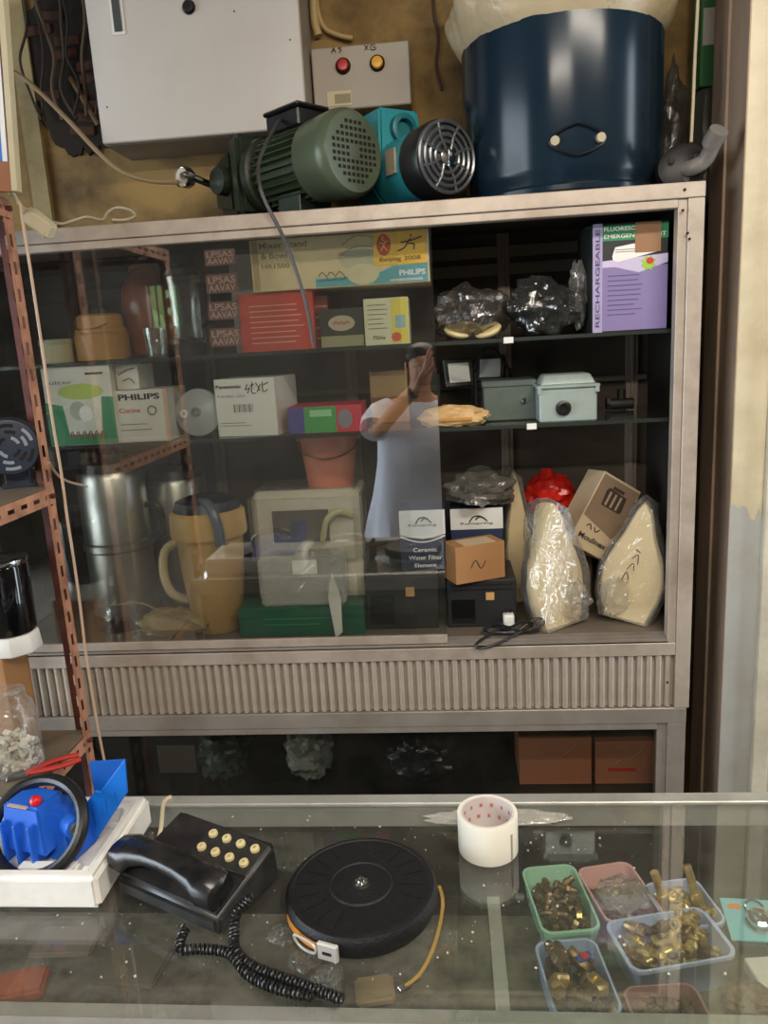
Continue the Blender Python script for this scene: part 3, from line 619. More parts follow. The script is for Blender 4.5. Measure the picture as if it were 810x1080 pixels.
# tan bag with bent cable
p = W(190, 668, 0.10)
b = MB(); b.blob((0, 0, 0.03), (0.105, 0.055, 0.040), amp=0.18, freq=2.4, seed=4, flat_base=0.0, ridg=0.10)
tag(link('paper_bag', b.mesh('paper_bag'), None, (p.x, 0.095, FL)), 'crumpled olive tan bag lying on the cabinet floor before the urn', 'bag').data.materials.append(mat('olive_tan_paper', (140, 118, 70), 0.5, 0, 0.15, 12, 0.2))
pts = [W(x, y, Y_) for x, y, Y_ in ((104, 640, .09), (125, 638, .08), (148, 636, .07), (172, 646, .06), (196, 654, .045), (222, 664, .04))]
tag(MB().tube([(q.x, q.y, max(q.z, FL+0.004)) for q in pts], 0.0028, 6, smooth=5).build('olive_wire', mat('olive_cord', (120, 108, 72), 0.5), None), 'thin olive wire lying across the crumpled tan bag', 'wire')
# white kitchen machine wrapped in plastic
t, w, h = carton('bread_maker', 'large white kitchen machine wrapped in clear plastic on the cabinet floor', 'appliance', 269, 382, 518, 664, 0.165, 0.20, FL, mat('cream_white_plastic', (238, 230, 212), 0.4, 0, 0.05, 6), bevel=0.018, body='housing')
plate(t, R(w, h, 0.20, 0.62, 0.72, 0.86), mat('smoke_window', (92, 84, 74), 0.2), -0.004, 'window', 0.006)
plate(t, R(w, h, 0.16, 0.46, 0.80, 0.56), mat('grey_band', (136, 134, 126), 0.4), -0.004, 'control_band', 0.006)
MB().tube([(0.15*w, -0.004, 0.62*h), (0.22*w, -0.03, 0.80*h), (0.34*w, -0.03, 0.86*h), (0.44*w, -0.004, 0.80*h)], 0.008, 8, smooth=6).build('handle', mat('ivory_plastic', (196, 186, 140), 0.4), t)
lath_part(t, 'knob', [(0, 0), (0.014, 0), (0.012, 0.014), (0, 0.015)], BLACK, TR(0.30*w, 0, 0.52*h) @ RX(pi/2), 20)
MB().box(-0.53*w, 0.53*w, -0.012, 0.21, 0.42*h, 1.01*h).build('plastic_wrap', FILM, t, 0.02, seg=3)
mach_h = h
# bucket on top of it
p = W(350, 516, 0.25); s = (W(360, 516, 0.25)-p).length/10
t = thing('bucket', 'salmon pink plastic bucket standing on the white machine', 'bucket', (p.x, 0.25, FL+mach_h+0.0035))
PINK = mat('salmon_plastic', (206, 124, 98), 0.4, 0, 0.06, 6)
hb = (W(350, 456, 0.25).z-(FL+mach_h))
MB().lathe([(0, 0.001), (24*s, 0), (30*s, hb-0.006), (32*s, hb-0.005), (32*s, hb), (29.5*s, hb), (23*s, 0.004), (0, 0.004)], 40).build('pail', PINK, t)
for sg in (-1, 1): MB().box(sg*30.5*s-0.006, sg*30.5*s+0.006, -0.012, 0.012, hb-0.022, hb-0.004).build('handle_lug', PINK, t, 0.002)
MB().tube([(-31*s, 0, hb-0.012), (-26*s, -20*s, hb-0.045), (0, -32*s, hb-0.062), (26*s, -20*s, hb-0.045), (31*s, 0, hb-0.012)], 0.0018, 6, smooth=6).build('bail', CHROME, t)
# green carton with grey pack on it
t, w, h = carton('carton', 'long dark green carton on the cabinet floor in front of the white machine', 'box', 252, 384, 640, 668, 0.055, 0.08, FL, mat('bottle_green_card', (22, 84, 62), 0.45, 0, 0.12, 8))
lines(t, -0.3*w, 0.3*w, [0.6*h, 0.4*h], 0.003, GREENI)
t2, w2, h2 = carton('appliance_pack', 'grey appliance sealed in clear plastic lying on the dark green carton', 'pack', 276, 362, 590, 638, 0.062, 0.07, FL+h+0.001, mat('pale_grey_plastic', (158, 158, 148), 0.4, 0, 0.1, 12), body='housing', bevel=0.006)
MB().box(-0.52*w2, 0.52*w2, -0.006, 0.076, 0.0, h2*1.06).build('plastic_wrap', FILM2, t2, 0.006, seg=2)
plate(t2, R(w2, h2, 0.40, 0.70, 0.70, 1.0), WHITEP, -0.008, 'label_card', 0.001)
p = W(353, 668, 0.035); pt = W(357, 603, 0.035)
hh = pt.z-FL
tag(MB(TR(p.x, 0.034, FL) ).prism([(0.002, 0.0), (0.020, 0.05*hh+0.006), (0.022, 0.62*hh), (0.004, hh), (-0.010, 0.62*hh)], 0, 0.0015).build('white_card', PAPERW, None, smooth=0), 'white folded card leaning against the dark green carton', 'card')
# dark boxes right of it behind the photographer's reflection
FILT = mat('navy_card', (34, 46, 74), 0.5, 0, 0.1, 8)
def filter_box(label, x0, x1, yt, yb, Y, zb, full, name='filter_carton'):
    t, w, h = carton(name, label, 'box', x0, x1, yt, yb, Y, 0.10, zb, FILT)
    plate(t, Q(w, h, [(0, 0.60), (0.25, 0.55), (0.5, 0.52), (0.75, 0.55), (1, 0.60), (1, 1), (0, 1)]) if full else R(w, h, 0, 0.66, 1, 1), mat('pale_header', (206, 206, 202), 0.55), name='header_panel')
    z = 0.80*h
    stroke(t, [[(-0.14*w, z-0.004), (-0.06*w, z+0.010), (0.08*w, z+0.011), (0.20*w, z-0.002)], [(-0.02*w, z+0.002), (0.06*w, z+0.010), (0.16*w, z+0.004)]], 0.0018, INK, name='arc_logo')
    lettering(t, 'Rainspring', 0, z-0.008, 0.62*w, 0.008, INK)
    if full:
        stroke(t, [[(-0.49*w, 0.57*h), (-0.25*w, 0.50*h), (0, 0.47*h), (0.25*w, 0.50*h), (0.49*w, 0.57*h)]], 0.0016, INKW, name='wave_line')
        lettering(t, 'Ceramic', 0.04*w, 0.34*h, 0.52*w, 0.011, INKW)
        lettering(t, 'Water Filter', 0.04*w, 0.21*h, 0.74*w, 0.011, INKW)
        lettering(t, 'Element', 0.04*w, 0.08*h, 0.48*w, 0.010, INKW)
    return t, w, h
MACH = mat('charcoal_plastic', (34, 34, 34), 0.45, 0, 0.2, 12)
def deck_box(label, x0, x1, yt, Y, depth, zb=FL):
    t, w, h = carton('stereo_deck', label, 'deck', x0, x1, yt, 668, Y, depth, zb, MACH, bevel=0.003, body='housing')
    plate(t, R(w, h, 0.06, 0.10, 0.40, 0.60), mat('smoked_door', (20, 20, 22), 0.15), -0.0025, 'cassette_door', 0.003)
    plate(t, R(w, h, 0.56, 0.58, 0.68, 0.74), mat('amber_badge', (196, 152, 96), 0.4), -0.002, 'badge', 0.0025)
    lines(t, -0.44*w, 0.44*w, [0.80*h, 0.90*h], 0.003, BLACK, rag=0)
    return t, w, h
d1, dw1, dh1 = deck_box('black deck with an amber badge behind the sliding glass', 386, 462, 604, 0.085, 0.16)
d2, dw2, dh2 = deck_box('black deck with an amber badge under the kraft carton in the open half', 472, 545, 612, 0.085, 0.20)
filter_box('navy and white water filter carton on the deck behind the glass', 422, 470, 538, 600, 0.10, FL+dh1+0.001, True)
filter_box('navy filter carton with white header in the open half, behind the kraft carton', 476, 531, 536, 610, 0.18, FL+dh2+0.001, False)

# ================================================================== open right half of the cabinet
CREAMF = mat('cream_foam', (204, 184, 136), 0.5, 0, 0.08, 10)
# shelf 1: two plastic bags and the emergency lamp carton
p = W(498, 350, 0.17)
t = thing('plastic_bag', 'clear plastic bag of cream discs on the upper shelf beside the sliding glass', 'bag', (p.x, 0.17, S1))
MB().blob((0, 0, 0.062), (0.095, 0.085, 0.066), amp=0.26, freq=1.7, seed=11, flat_base=0.002, ridg=0.05, nu=40, nv=26).build('bag_film', FILMD, t)
for dx, dy, dz, a in ((-0.035, -0.03, 0.022, 0.25), (0.035, -0.035, 0.020, -0.3), (-0.01, 0.02, 0.03, 0.1)):
    MB(TR(dx, dy, dz) @ RY(a) @ RX(0.35)).lathe([(0, -0.007), (0.030, -0.006), (0.034, 0), (0.030, 0.006), (0, 0.008)], 24).build('foam_disc', CREAMF, t)
p = W(574, 350, 0.17)
t = thing('plastic_bag', 'dark crumpled clear bag with a raised corner left of the lamp carton', 'bag', (p.x, 0.17, S1))
MB().blob((0, 0, 0.066), (0.088, 0.085, 0.066), amp=0.30, freq=1.8, seed=21, flat_base=0.002, ridg=0.05, nu=44, nv=28).build('bag_film', sheet('black_film', (0.30, 0.30, 0.30), 0.10, 0.05, (130, 130, 128), 0.1, 12, 1.0, 0.05, 2.0), t)
MB().blob((0.075, -0.03, 0.09), (0.022, 0.03, 0.075), amp=0.25, freq=3.0, seed=5, ridg=0.2, flat_base=0.004).build('bag_corner', FILM, t)
MB().blob((0.0, 0.01, 0.045), (0.06, 0.055, 0.042), amp=0.2, freq=3, seed=8, flat_base=0.006).build('bag_contents', BLACKM, t)
VIOL = mat('violet_card', (130, 116, 164), 0.5, 0, 0.08, 8)
t, w, h = carton('lamp_carton', 'violet and green emergency lamp carton on the upper shelf by the right post', 'box', 625, 704, 234, 348, 0.07, 0.16, S1, mat('dark_lamp_card', (30, 34, 36), 0.5, 0, 0.1, 8))
plate(t, R(w, h, 0.0, 0.01, 1.0, 0.60), VIOL, name='violet_field')
plate(t, Q(w, h, [(0.0, 0.60), (0.30, 0.60), (0.62, 0.54), (1.0, 0.62), (1.0, 0.70), (0.14, 0.66)]), mat('lilac_ink', (196, 184, 214), 0.5), -0.0007, 'lilac_band')
plate(t, R(w, h, 0.12, 0.84, 1.0, 0.98), GREENI, -0.0008, 'green_header')
lettering(t, 'FLUORESCENT', -0.06*w, 0.945*h, 0.58*w, 0.0085, INKW, -0.0014)
lettering(t, 'EMERGENCY LIGHT', 0.06*w, 0.88*h, 0.82*w, 0.0085, INKW, -0.0014)
plate(t, R(w, h, 0.0, 0.0, 0.13, 1.0), mat('lavender_edge', (164, 154, 190), 0.5), -0.0011, 'edge_stripe')
lettering(t, 'RECHARGEABLE', -0.435*w, 0.50*h, 0.90*h, 0.0095, mat('indigo_ink', (64, 52, 120), 0.5), -0.0018, rot=pi/2)
plate(t, Q(w, h, [(0.26, 0.70), (0.30, 0.78), (0.82, 0.83), (0.88, 0.79), (0.86, 0.72), (0.34, 0.645), (0.27, 0.66)]), INKW, -0.0012, 'lamp_print')
lines(t, -0.20*w, 0.30*w, [0.755*h, 0.735*h], 0.0014, INKG, y=-0.0018, rag=0.0)
plate(t, [(0.24*w+(0.11 if i % 2 else 0.07)*w*cos(2*pi*i/16), 0.62*h+(0.075 if i % 2 else 0.05)*h*sin(2*pi*i/16)) for i in range(16)], mat('lime_burst', (150, 190, 60), 0.5), -0.0017, 'burst_print')
plate(t, ell(0.26*w, 0.64*h, 0.05*w, 0.03*h), SEAL, -0.0022, 'burst_mark')
lines(t, -0.30*w, 0.20*w, [h*(0.52-0.045*i) for i in range(9)], 0.0020, mat('violet_dark_ink', (84, 70, 120), 0.5), y=-0.0012)
plate(t, R(w, h, 0.56, 0.72, 0.90, 0.99), mat('packing_tape', (150, 112, 80), 0.35), -0.0026, 'packing_tape')
t, w, h = carton('carton', 'black and green carton standing behind the violet lamp carton', 'box', 618, 664, 238, 348, 0.25, 0.12, S1, mat('black_green_card', (34, 40, 36), 0.5))
plate(t, R(w, h, 0.0, 0.82, 1.0, 1.0), GREENI, name='green_header')
# shelf 2
def lamp_head(px, py, Y, rz, label):
    p = W(px, py, Y)
    t = thing('work_lamp', label, 'lamp', (p.x, Y, S2), rz)
    zl0 = p.z-S2
    Mx = TR(0, 0, zl0) @ RX(radians(-12))
    MB(Mx).frustum(-0.034, 0.034, -0.030, 0.030, -0.030, 0.012, -0.005, -0.005, RX(pi/2)).build('lamp_housing', BLACK, t, 0.003)
    MB(Mx).box(-0.028, 0.028, -0.0145, -0.0122, -0.024, 0.024).build('lamp_glass', mat('lamp_glass', (196, 196, 192), 0.25, 0, 0.1), t, 0.002)
    MB().tube([(-0.050, 0, zl0), (-0.05, 0.0, 0.018), (-0.03, 0, 0.009), (0.03, 0, 0.009), (0.05, 0, 0.018), (0.050, 0, zl0)], 0.0045, 8, smooth=4).build('bracket', BLACK, t)
    return t
lamp_head(482, 394, 0.20, radians(24), 'black floodlight with a white lens leaning left beside the glass edge')
lamp_head(518, 389, 0.335, radians(-16), 'black floodlight with a white lens showing above the grey-green metal box')
# cord between them
pts = [W(x, y, 0.31) for x, y in ((497, 395), (508, 372), (520, 368), (534, 385), (540, 400))]
tag(MB().tube([(q.x, q.y, max(q.z, S2+0.006)) for q in pts]+[(W(546, 400, .31).x, 0.31, S2+0.006)], 0.004, 8, smooth=5).build('black_cable', BLACK, None), 'black cable arching behind the two floodlights', 'cable')
GGREY = mat('grey_green_enamel', (92, 104, 98), 0.5, 0.2, 0.1, 10, 0.05, (60, 64, 58), 0.5, 8)
t, w, h = carton('switch_box', 'dark grey-green metal switch box on the middle shelf', 'switch box', 510, 565, 402, 446, 0.15, 0.12, S2, GGREY, bevel=0.003, body='box_body')
MB().box(-w/2-0.003, w/2+0.003, -0.003, 0.123, h-0.014, h+0.002).build('lid', GGREY, t, 0.003)
lath_part(t, 'lock', [(0, 0), (0.008, 0), (0.007, 0.008), (0, 0.009)], CHROME, TR(0.28*w, 0, 0.5*h) @ RX(pi/2), 16)
LBOX = mat('pale_green_enamel', (158, 172, 166), 0.4, 0.2, 0.07, 10, 0.03, (110, 112, 100), 0.4, 8)
t, w, h = carton('junction_box', 'pale green metal junction box with a black round socket at the shelf front', 'junction box', 569, 630, 409, 448, 0.065, 0.11, S2, LBOX, bevel=0.003, body='box_body')
MB().box(-w/2-0.006, w/2+0.006, -0.006, 0.116, h, h+0.007).build('lid_flange', LBOX, t, 0.002)
MB().frustum(-w/2+0.002, w/2-0.002, 0.002, 0.108, h+0.007, h+0.030, 0.012, 0.012).build('lid', LBOX, t, 0.003)
lath_part(t, 'socket', [(0.0175, 0), (0.0175, 0.008), (0.013, 0.010), (0.009, 0.010), (0.009, 0.003), (0, 0.003)], BLACK, TR(-0.09*w, 0.0, 0.42*h) @ RX(pi/2), 28)
for sx in (-1, 1):
    MB().box(sx*(w/2+0.0)-0.004, sx*(w/2)+0.004, -0.0075, -0.0005, h-0.012, h+0.002).build('hinge_lug', LBOX, t, 0.001)
p = W(478, 448, 0.075)
t = thing('paper_packet', 'flat tan paper packet lying at the front of the middle shelf', 'packet', (p.x, 0.10, S2))
MB().blob((0, 0, 0.02), (0.088, 0.042, 0.030), amp=0.16, freq=2.5, seed=31, flat_base=0.0005, ridg=0.14, nu=36, nv=20).build('paper', TAN, t)
MB().box(-0.03, 0.045, -0.0425, -0.0405, 0.016, 0.022).build('tape_strip', mat('amber_tape', (186, 132, 64), 0.3), t)
p = W(655, 445, 0.28)
t = thing('pipe_fitting', 'dusty dark pipe fitting at the back of the middle shelf', 'fitting', (p.x, 0.28, S2))
MB().cyl((-0.03, 0, 0.016), (0.03, 0, 0.016), 0.014, n=16).build('barrel', BLACKM, t)
MB().cyl((0, 0, 0.028), (0, 0, 0.052), 0.011, n=16).build('branch', BLACKM, t)
MB().cyl((-0.038, 0, 0.0185), (-0.03, 0, 0.0185), 0.018, n=6).build('hex_collar', BLACKM, t)

# floor: grey bag on the filter carton, kraft carton, red bag, tilted carton, wrapped irons, adapter and cord
kx, kw, kh = carton('kraft_carton', 'small brown cardboard carton with pale tape on the black deck', 'box', 478, 536, 574, 612, 0.075, 0.075, FL+dh2+0.001, KRAFT, rz=radians(24))
MB().box(-0.30*kw, 0.34*kw, 0.004, 0.060, kh, kh+0.0006).build('label_sheet', mat('pale_tan_tape', (192, 172, 138), 0.5), kx, smooth=0)
stroke(kx, [[(-0.2*kw, 0.4*kh), (-0.1*kw, 0.6*kh), (0.0, 0.35*kh), (0.1*kw, 0.55*kh)]], 0.001, INK)
p = W(508, 536, 0.21); zf = W(508, 537, 0.16).z
t = thing('plastic_bag', 'crumpled grey plastic bag lying on the navy filter carton', 'bag', (p.x, 0.205, zf))
MB().blob((0, 0, 0.045), (0.088, 0.07, 0.048), amp=0.30, freq=1.8, seed=41, flat_base=0.001, ridg=0.04, nu=44, nv=26).build('bag_film', sheet('grey_film', (0.42, 0.42, 0.41), 0.08, 0.10, (120, 116, 108), 0.12, 12, 1.0, 0.30, 2.0), t)
MB().blob((0.01, 0.0, 0.035), (0.06, 0.05, 0.033), amp=0.2, freq=3, seed=44, flat_base=0.003).build('bag_contents', mat('grey_olive_stuff', (96, 92, 84), 0.6), t)
p = W(577, 548, 0.30)
zc = W(577, 550, 0.24).z
t = thing('carton', 'brown carton standing behind the wrapped irons under the red bag', 'box', (p.x+0.03, 0.27, FL))
MB().box(-0.055, 0.085, 0, 0.12, 0, zc-FL).build('carton_body', mat('dark_kraft', (92, 68, 46), 0.7, 0, 0.15, 8), t, 0.0015)
tag(link('red_bag', MB().blob((0, 0, 0.055), (0.066, 0.06, 0.062), amp=0.30, freq=1.7, seed=51, flat_base=0.0, ridg=0.03, nu=44, nv=28).mesh('red_bag'), None, (p.x+0.01, 0.33, zc+0.0005)), 'crumpled red plastic bag at the back behind the irons', 'bag').data.materials.append(mat('red_film', (186, 34, 24), 0.25, 0, 0.2, 12, 0.3, spec=0.6))
# tilted appliance carton
c0 = W(638, 545, 0.17)
LB = mat('printed_tan_carton', (176, 158, 128), 0.55, 0, 0.08, 8)
t = thing('appliance_carton', 'tan printed carton with Moulinex lettering tilted over the wrapped irons', 'box', c0, rot=(radians(-6), radians(33), radians(14)))
MB().box(-0.058, 0.058, 0, 0.09, -0.10, 0.10).build('carton_body', LB, t, 0.0015)
plate(t, [(-0.055, -0.02), (0.055, -0.045), (0.055, 0.094), (-0.055, 0.094)], mat('brown_print', (120, 100, 78), 0.55), name='printed_field')
pot = plate(t, [(-0.026, 0.022), (0.030, 0.022), (0.034, 0.030), (0.030, 0.066), (-0.024, 0.070), (-0.030, 0.060)], mat('dark_brown_print', (52, 42, 34), 0.5), -0.0009, 'pot_print')
for q in (-0.016, 0.0, 0.016): plate(t, rectp(q-0.003, 0.026, q+0.003, 0.062), mat('pale_brown_print', (150, 130, 104), 0.5), -0.0012, 'pot_highlight')
plate(t, rectp(-0.016, 0.070, 0.018, 0.078), mat('dark_brown_print', (52, 42, 34), 0.5), -0.0009, 'lid_print')
lettering(t, 'Moulinex', 0.0, -0.068, 0.085, 0.015, INK, bold=0.03)
stroke(t, [[(-0.034, -0.042), (-0.026, -0.034), (-0.018, -0.046)], [(-0.012, -0.036), (-0.004, -0.046), (0.004, -0.036)]], 0.0015, INK, name='script_print')
MB().box(-0.054, 0.054, 0.002, 0.088, -0.0956, -0.0951).build('end_panel', mat('pale_end', (196, 180, 150), 0.55), t, smooth=0)
# wrapped steam irons standing on their heels
IRONC = mat('cream_iron_plastic', (222, 200, 152), 0.4, 0, 0.06, 6)
def iron(label, px, py, Y, hpx, lean, rz, wide=1.0, tip_bend=0.0, writing=False):
    p = W(px, py, Y); s = (W(px, py-10, Y)-p).length/10
    H = hpx*s; w0 = 0.056*wide
    t = thing('steam_iron', label, 'iron', (p.x, Y, FL+0.001+0.062*abs(sin(lean))), rot=(0, lean, rz))
    b = MB(); vs = []; fs = []; n = 14
    ths = [(-0.038, 0.90), (-0.030, 1.0), (-0.018, 1.0), (0.0, 0.93), (0.020, 0.80), (0.036, 0.60), (0.044, 0.35)]
    def outline(k):
        o = []
        for i in range(n+1):
            v = i/n; o.append((w0*k*(1-v**2.6)**0.75*(0.80+0.35*sin(pi*min(1, v*1.35))), v))
        return [(-x, v) for x, v in o] + [(x, v) for x, v in o[::-1][1:]]
    ring = len(outline(1))
    for y, k in ths:
        for x, v in outline(k): vs.append((x, y, H*(v*(0.88+0.12*k))))
    for a in range(len(ths)-1):
        for i in range(ring): fs.append((a*ring+i, a*ring+(i+1) % ring, (a+1)*ring+(i+1) % ring, (a+1)*ring+i))
    fs += [tuple(range(ring))[::-1], tuple((len(ths)-1)*ring+i for i in range(ring))]
    b.add(vs, fs).build('body', IRONC, t, smooth=50)
    MB().tube([(0, 0.036, 0.16*H), (0, 0.072, 0.20*H), (0, 0.082, 0.40*H), (0, 0.070, 0.62*H), (0, 0.030, 0.70*H)], 0.011, 10, smooth=5).build('handle', IRONC, t)
    MB().lathe([(0, 0), (0.017, 0), (0.016, 0.008), (0, 0.009)], 24, TR(w0*0.55, 0.030, 0.40*H) @ RY(pi/2) @ RX(-0.4)).build('dial', mat('iron_dial', (120, 110, 92), 0.4), t)
    vw = []
    for q_, (y, k) in enumerate(ths):
        for x, v in outline(k):
            nn = noise.noise(Vector((x*40+px, y*40, v*6)))+0.6*noise.noise(Vector((x*110, y*90+px, v*15)))
            e = 0.007+0.006*nn
            vw.append(((x+(e if x > 0 else -e))*1.06, y*1.25+(0.004*nn if 0 < q_ < 6 else (-0.006 if q_ == 0 else 0.012)), max(0.0, H*(v*(0.88+0.12*k))*1.015+(0.008*v) + 0.004*nn)))
    MB().add(vw, fs).build('plastic_wrap', FILM, t, smooth=25)
    MB().blob((w0*(0.62 if rz > 0 else -0.5), -0.01, 0.17*H), (w0*0.62, 0.066, 0.20*H), amp=0.25, freq=3.0, seed=int(px)+3, ridg=0.06, flat_base=0.0, nu=40, nv=24).build('wrap_folds', FILM, t)
    if writing:
        stroke(t, [[(-0.020, 0.34*H), (-0.012, 0.42*H), (-0.004, 0.36*H)], [(-0.012, 0.44*H), (0.000, 0.50*H), (0.004, 0.44*H)], [(-0.004, 0.54*H), (0.008, 0.58*H), (0.010, 0.50*H)], [(0.0, 0.62*H), (0.012, 0.60*H)]], 0.0011, INK, -0.0545)
    return t
iron('cream steam iron in clear plastic standing left of the tilted carton', 584, 668, 0.105, 122, radians(-4), radians(30), 1.22)
iron('cream steam iron in clear plastic with black handwriting by the right post', 661, 668, 0.125, 118, radians(9), radians(-24), 1.2, writing=True)
iron('cream wrapped iron mostly hidden behind the brown and plastic-wrapped things', 549, 650, 0.30, 128, radians(-3), radians(10), 0.62)
# adapter with cord
p = W(537, 668, 0.045)
t = thing('power_adapter', 'small white power adapter with black cord coiled at the cabinet sill', 'adapter', (p.x, 0.052, FL))
MB().box(-0.013, 0.013, -0.013, 0.013, 0.012, 0.045).build('adapter_body', WHITEP, t, 0.003)
for q in (-0.006, 0.006): MB().box(q-0.001, q+0.001, -0.003, 0.003, 0.045, 0.060).build('prong', CHROME, t)
lc = Vector((p.x, 0.052, FL))
pts = [(0, -0.004, 0.010), (-0.02, -0.02, 0.012), (-0.06, -0.045, 0.004), (-0.085, -0.062, -0.010), (-0.07, -0.064, -0.016), (-0.03, -0.060, -0.006), (0.02, -0.035, 0.008), (0.06, -0.018, 0.012), (0.085, -0.010, 0.022), (0.075, -0.012, 0.036), (0.05, -0.014, 0.028), (0.02, -0.026, 0.012), (-0.02, -0.034, 0.010), (-0.06, -0.024, 0.012), (-0.05, -0.015, 0.020), (0.0, -0.028, 0.016), (0.04, -0.030, 0.010), (0.07, -0.024, 0.008)]
MB().tube(pts, 0.0032, 8, smooth=6).build('cord', BLACK, t)
MB().tube([(-0.055, -0.03, 0.018), (-0.03, -0.024, 0.03), (0.0, -0.03, 0.022), (0.03, -0.022, 0.032), (0.06, -0.02, 0.026), (0.05, -0.026, 0.012), (0.0, -0.036, 0.008), (-0.04, -0.03, 0.008)], 0.0032, 8, True, 6).build('cord_bundle', BLACK, t)

# ================================================================== inside the base cabinet
LZ = 0.4335
ORB = mat('orange_brown_carton', (178, 112, 80), 0.6, 0, 0.12, 8)
def lowbox(label, x0, x1, yt, m, Y=0.10, d=0.16, mark=None):
    t, w, h = carton('stored_carton', label, 'box', x0, x1, yt, 838, Y, d, LZ, m)
    stroke(t, [[(-0.2*w, 0.45*h), (0, 0.62*h), (0.2*w, 0.45*h)], [(-0.3*w, 0.9*h), (0, 0.55*h), (0.3*w, 0.9*h)]], 0.0012, mat('string_tan', (170, 130, 96), 0.6), name='string')
    if mark: plate(t, R(w, h, 0.2, 0.30, 0.65, 0.38), SEAL, name='printed_mark')
    return t
lowbox('orange brown tied carton inside the base cabinet, left of the other', 548, 624, 779, ORB)
lowbox('orange brown carton with a red mark behind the base cabinet post', 628, 694, 782, ORB, 0.10, 0.16, True)
def lowbag(label, px, py, rx, rz_, m, seed, Y=0.15):
    p = W(px, py, Y)
    o = link('stored_bag', MB().blob((0, 0, rz_), (rx, 0.07, rz_), amp=0.28, freq=2.6, seed=seed, ridg=0.18, flat_base=0.0, nu=36, nv=24).mesh('stored_bag'), None, (p.x, Y, LZ))
    o.data.materials.append(m); tag(o, label, 'bag')
lowbag('pale grey plastic bag of parts inside the base cabinet', 330, 830, 0.065, 0.085, mat('pale_bag_plastic', (132, 132, 124), 0.4, 0, 0.2, 14, 0.2), 61)
lowbag('dull green crumpled bag in the base cabinet beside the pale bag', 240, 830, 0.07, 0.08, mat('green_bag_plastic', (58, 72, 60), 0.4, 0, 0.3, 14, 0.2), 62)
lowbag('black shiny bundle in the middle of the base cabinet', 450, 830, 0.10, 0.055, mat('black_bag_plastic', (26, 28, 30), 0.25, 0, 0.3, 14, 0.3), 63)
t, w, h = carton('stored_carton', 'dull olive upright carton left of the green bag in the base cabinet', 'box', 168, 208, 786, 838, 0.17, 0.12, LZ, mat('olive_carton', (72, 66, 48), 0.6))

# ================================================================== on top of the cabinet
def slots_disc(r, n=9, gap=0.32):
    b = MB(); st = 2*r/n
    for i in range(n):
        for j in range(n):
            x = -r+st*(i+0.5); z = -r+st*(j+0.5)
            if sqrt(x*x+z*z) < r*0.97 and not (abs(x) < st*0.6 and abs(z) < st*0.6):
                b.prism(rectp(x-st*(0.5-gap/2), z-st*0.28, x+st*(0.5-gap/2), z+st*0.28), 0, 0.0012)
    return b
PG = mat('pump_green_enamel', (62, 76, 52), 0.35, 0.1, 0.12, 8, 0.05, (40, 44, 32), 0.5, 6)
PGL = mat('fan_cover_green', (84, 94, 74), 0.35, 0.1, 0.08, 8, 0.02)
PGD = mat('pump_casting_green', (42, 52, 38), 0.4, 0.1, 0.15, 10, 0.1, (28, 30, 22), 0.6, 6)
pf = W(374, 160, 0.075)
AXR = radians(-40)
t = thing('pump_motor', 'dark green electric water pump with a round grille on the cabinet top', 'pump', (pf.x, 0.075, DECK), AXR)
cz = pf.z-DECK
PM = TR(0, 0, cz) @ AX                      # lathe axis -> local +x
MB(PM).lathe([(0.080, -0.115), (0.089, -0.112), (0.095, -0.030), (0.093, -0.012), (0.084, -0.001), (0.072, 0.0), (0, 0.0)], 44).build('fan_cover', PGL, t)
g = slots_disc(0.068, 10); gm = MB(TR(0.0003, 0, cz) @ RZ(pi/2)); gm.add(g.v, g.f); gm.build('vent_slots', SLOT, t, smooth=0)['kind'] = 'stuff'
MB(PM).lathe([(0, -0.28), (0.070, -0.28), (0.072, -0.10), (0, -0.10)], 36).build('motor_barrel', PG, t)
b = MB(PM)
for k in range(30):
    a = 2*pi*k/30; b.box(0.068, 0.086, -0.0016, 0.0016, -0.265, -0.116, RZ(a))
b.build('cooling_fins', PG, t, smooth=0)['kind'] = 'stuff'
MB().box(-0.25, -0.13, -0.045, 0.045, cz+0.078, cz+0.118).box(-0.255, -0.125, -0.05, 0.05, cz+0.118, cz+0.128).build('terminal_box', BLACK, t, 0.004)
MB(PM).lathe([(0, -0.312), (0.086, -0.312), (0.092, -0.306), (0.092, -0.284), (0.080, -0.279), (0, -0.279)], 36).build('end_flange', PGD, t)
MB(TR(0, 0, cz)).frustum(-0.095, 0.098, -0.088, 0.088, 0, 0.05, 0.006, 0.006, TR(-0.312, 0, 0.0) @ RY(-pi/2)).build('casing_flange', PGD, t, 0.012, seg=2)
MB(TR(0, 0, cz)).frustum(-0.085, 0.080, -0.075, 0.075, 0, 0.12, 0.022, 0.026, TR(-0.362, 0, 0.0) @ RY(-pi/2)).build('pump_casing', PGD, t, 0.014, seg=2)
MB().cyl((-0.40, -0.05, cz+0.0), (-0.40, -0.095, cz+0.0), 0.036, 0.032).build('outlet_port', PGD, t)
for k in range(4):
    a = pi/4+k*pi/2; MB().cyl((-0.284, 0.070*cos(a), cz+0.070*sin(a)), (-0.270, 0.070*cos(a), cz+0.070*sin(a)), 0.008, n=6).build('bolt', BRASSD, t)
MB().box(-0.42, -0.07, -0.075, 0.075, 0.0, 0.010).box(-0.40, -0.34, -0.05, 0.05, 0.008, cz-0.05).box(-0.22, -0.14, -0.05, 0.05, 0.008, cz-0.06).build('foot_plate', PGD, t, 0.002)
gp_ = W(194, 187, 0.26)
gl = Matrix.Translation((pf.x, 0.075, DECK)) @ RZ(AXR)
gloc = gl.inverted() @ gp_
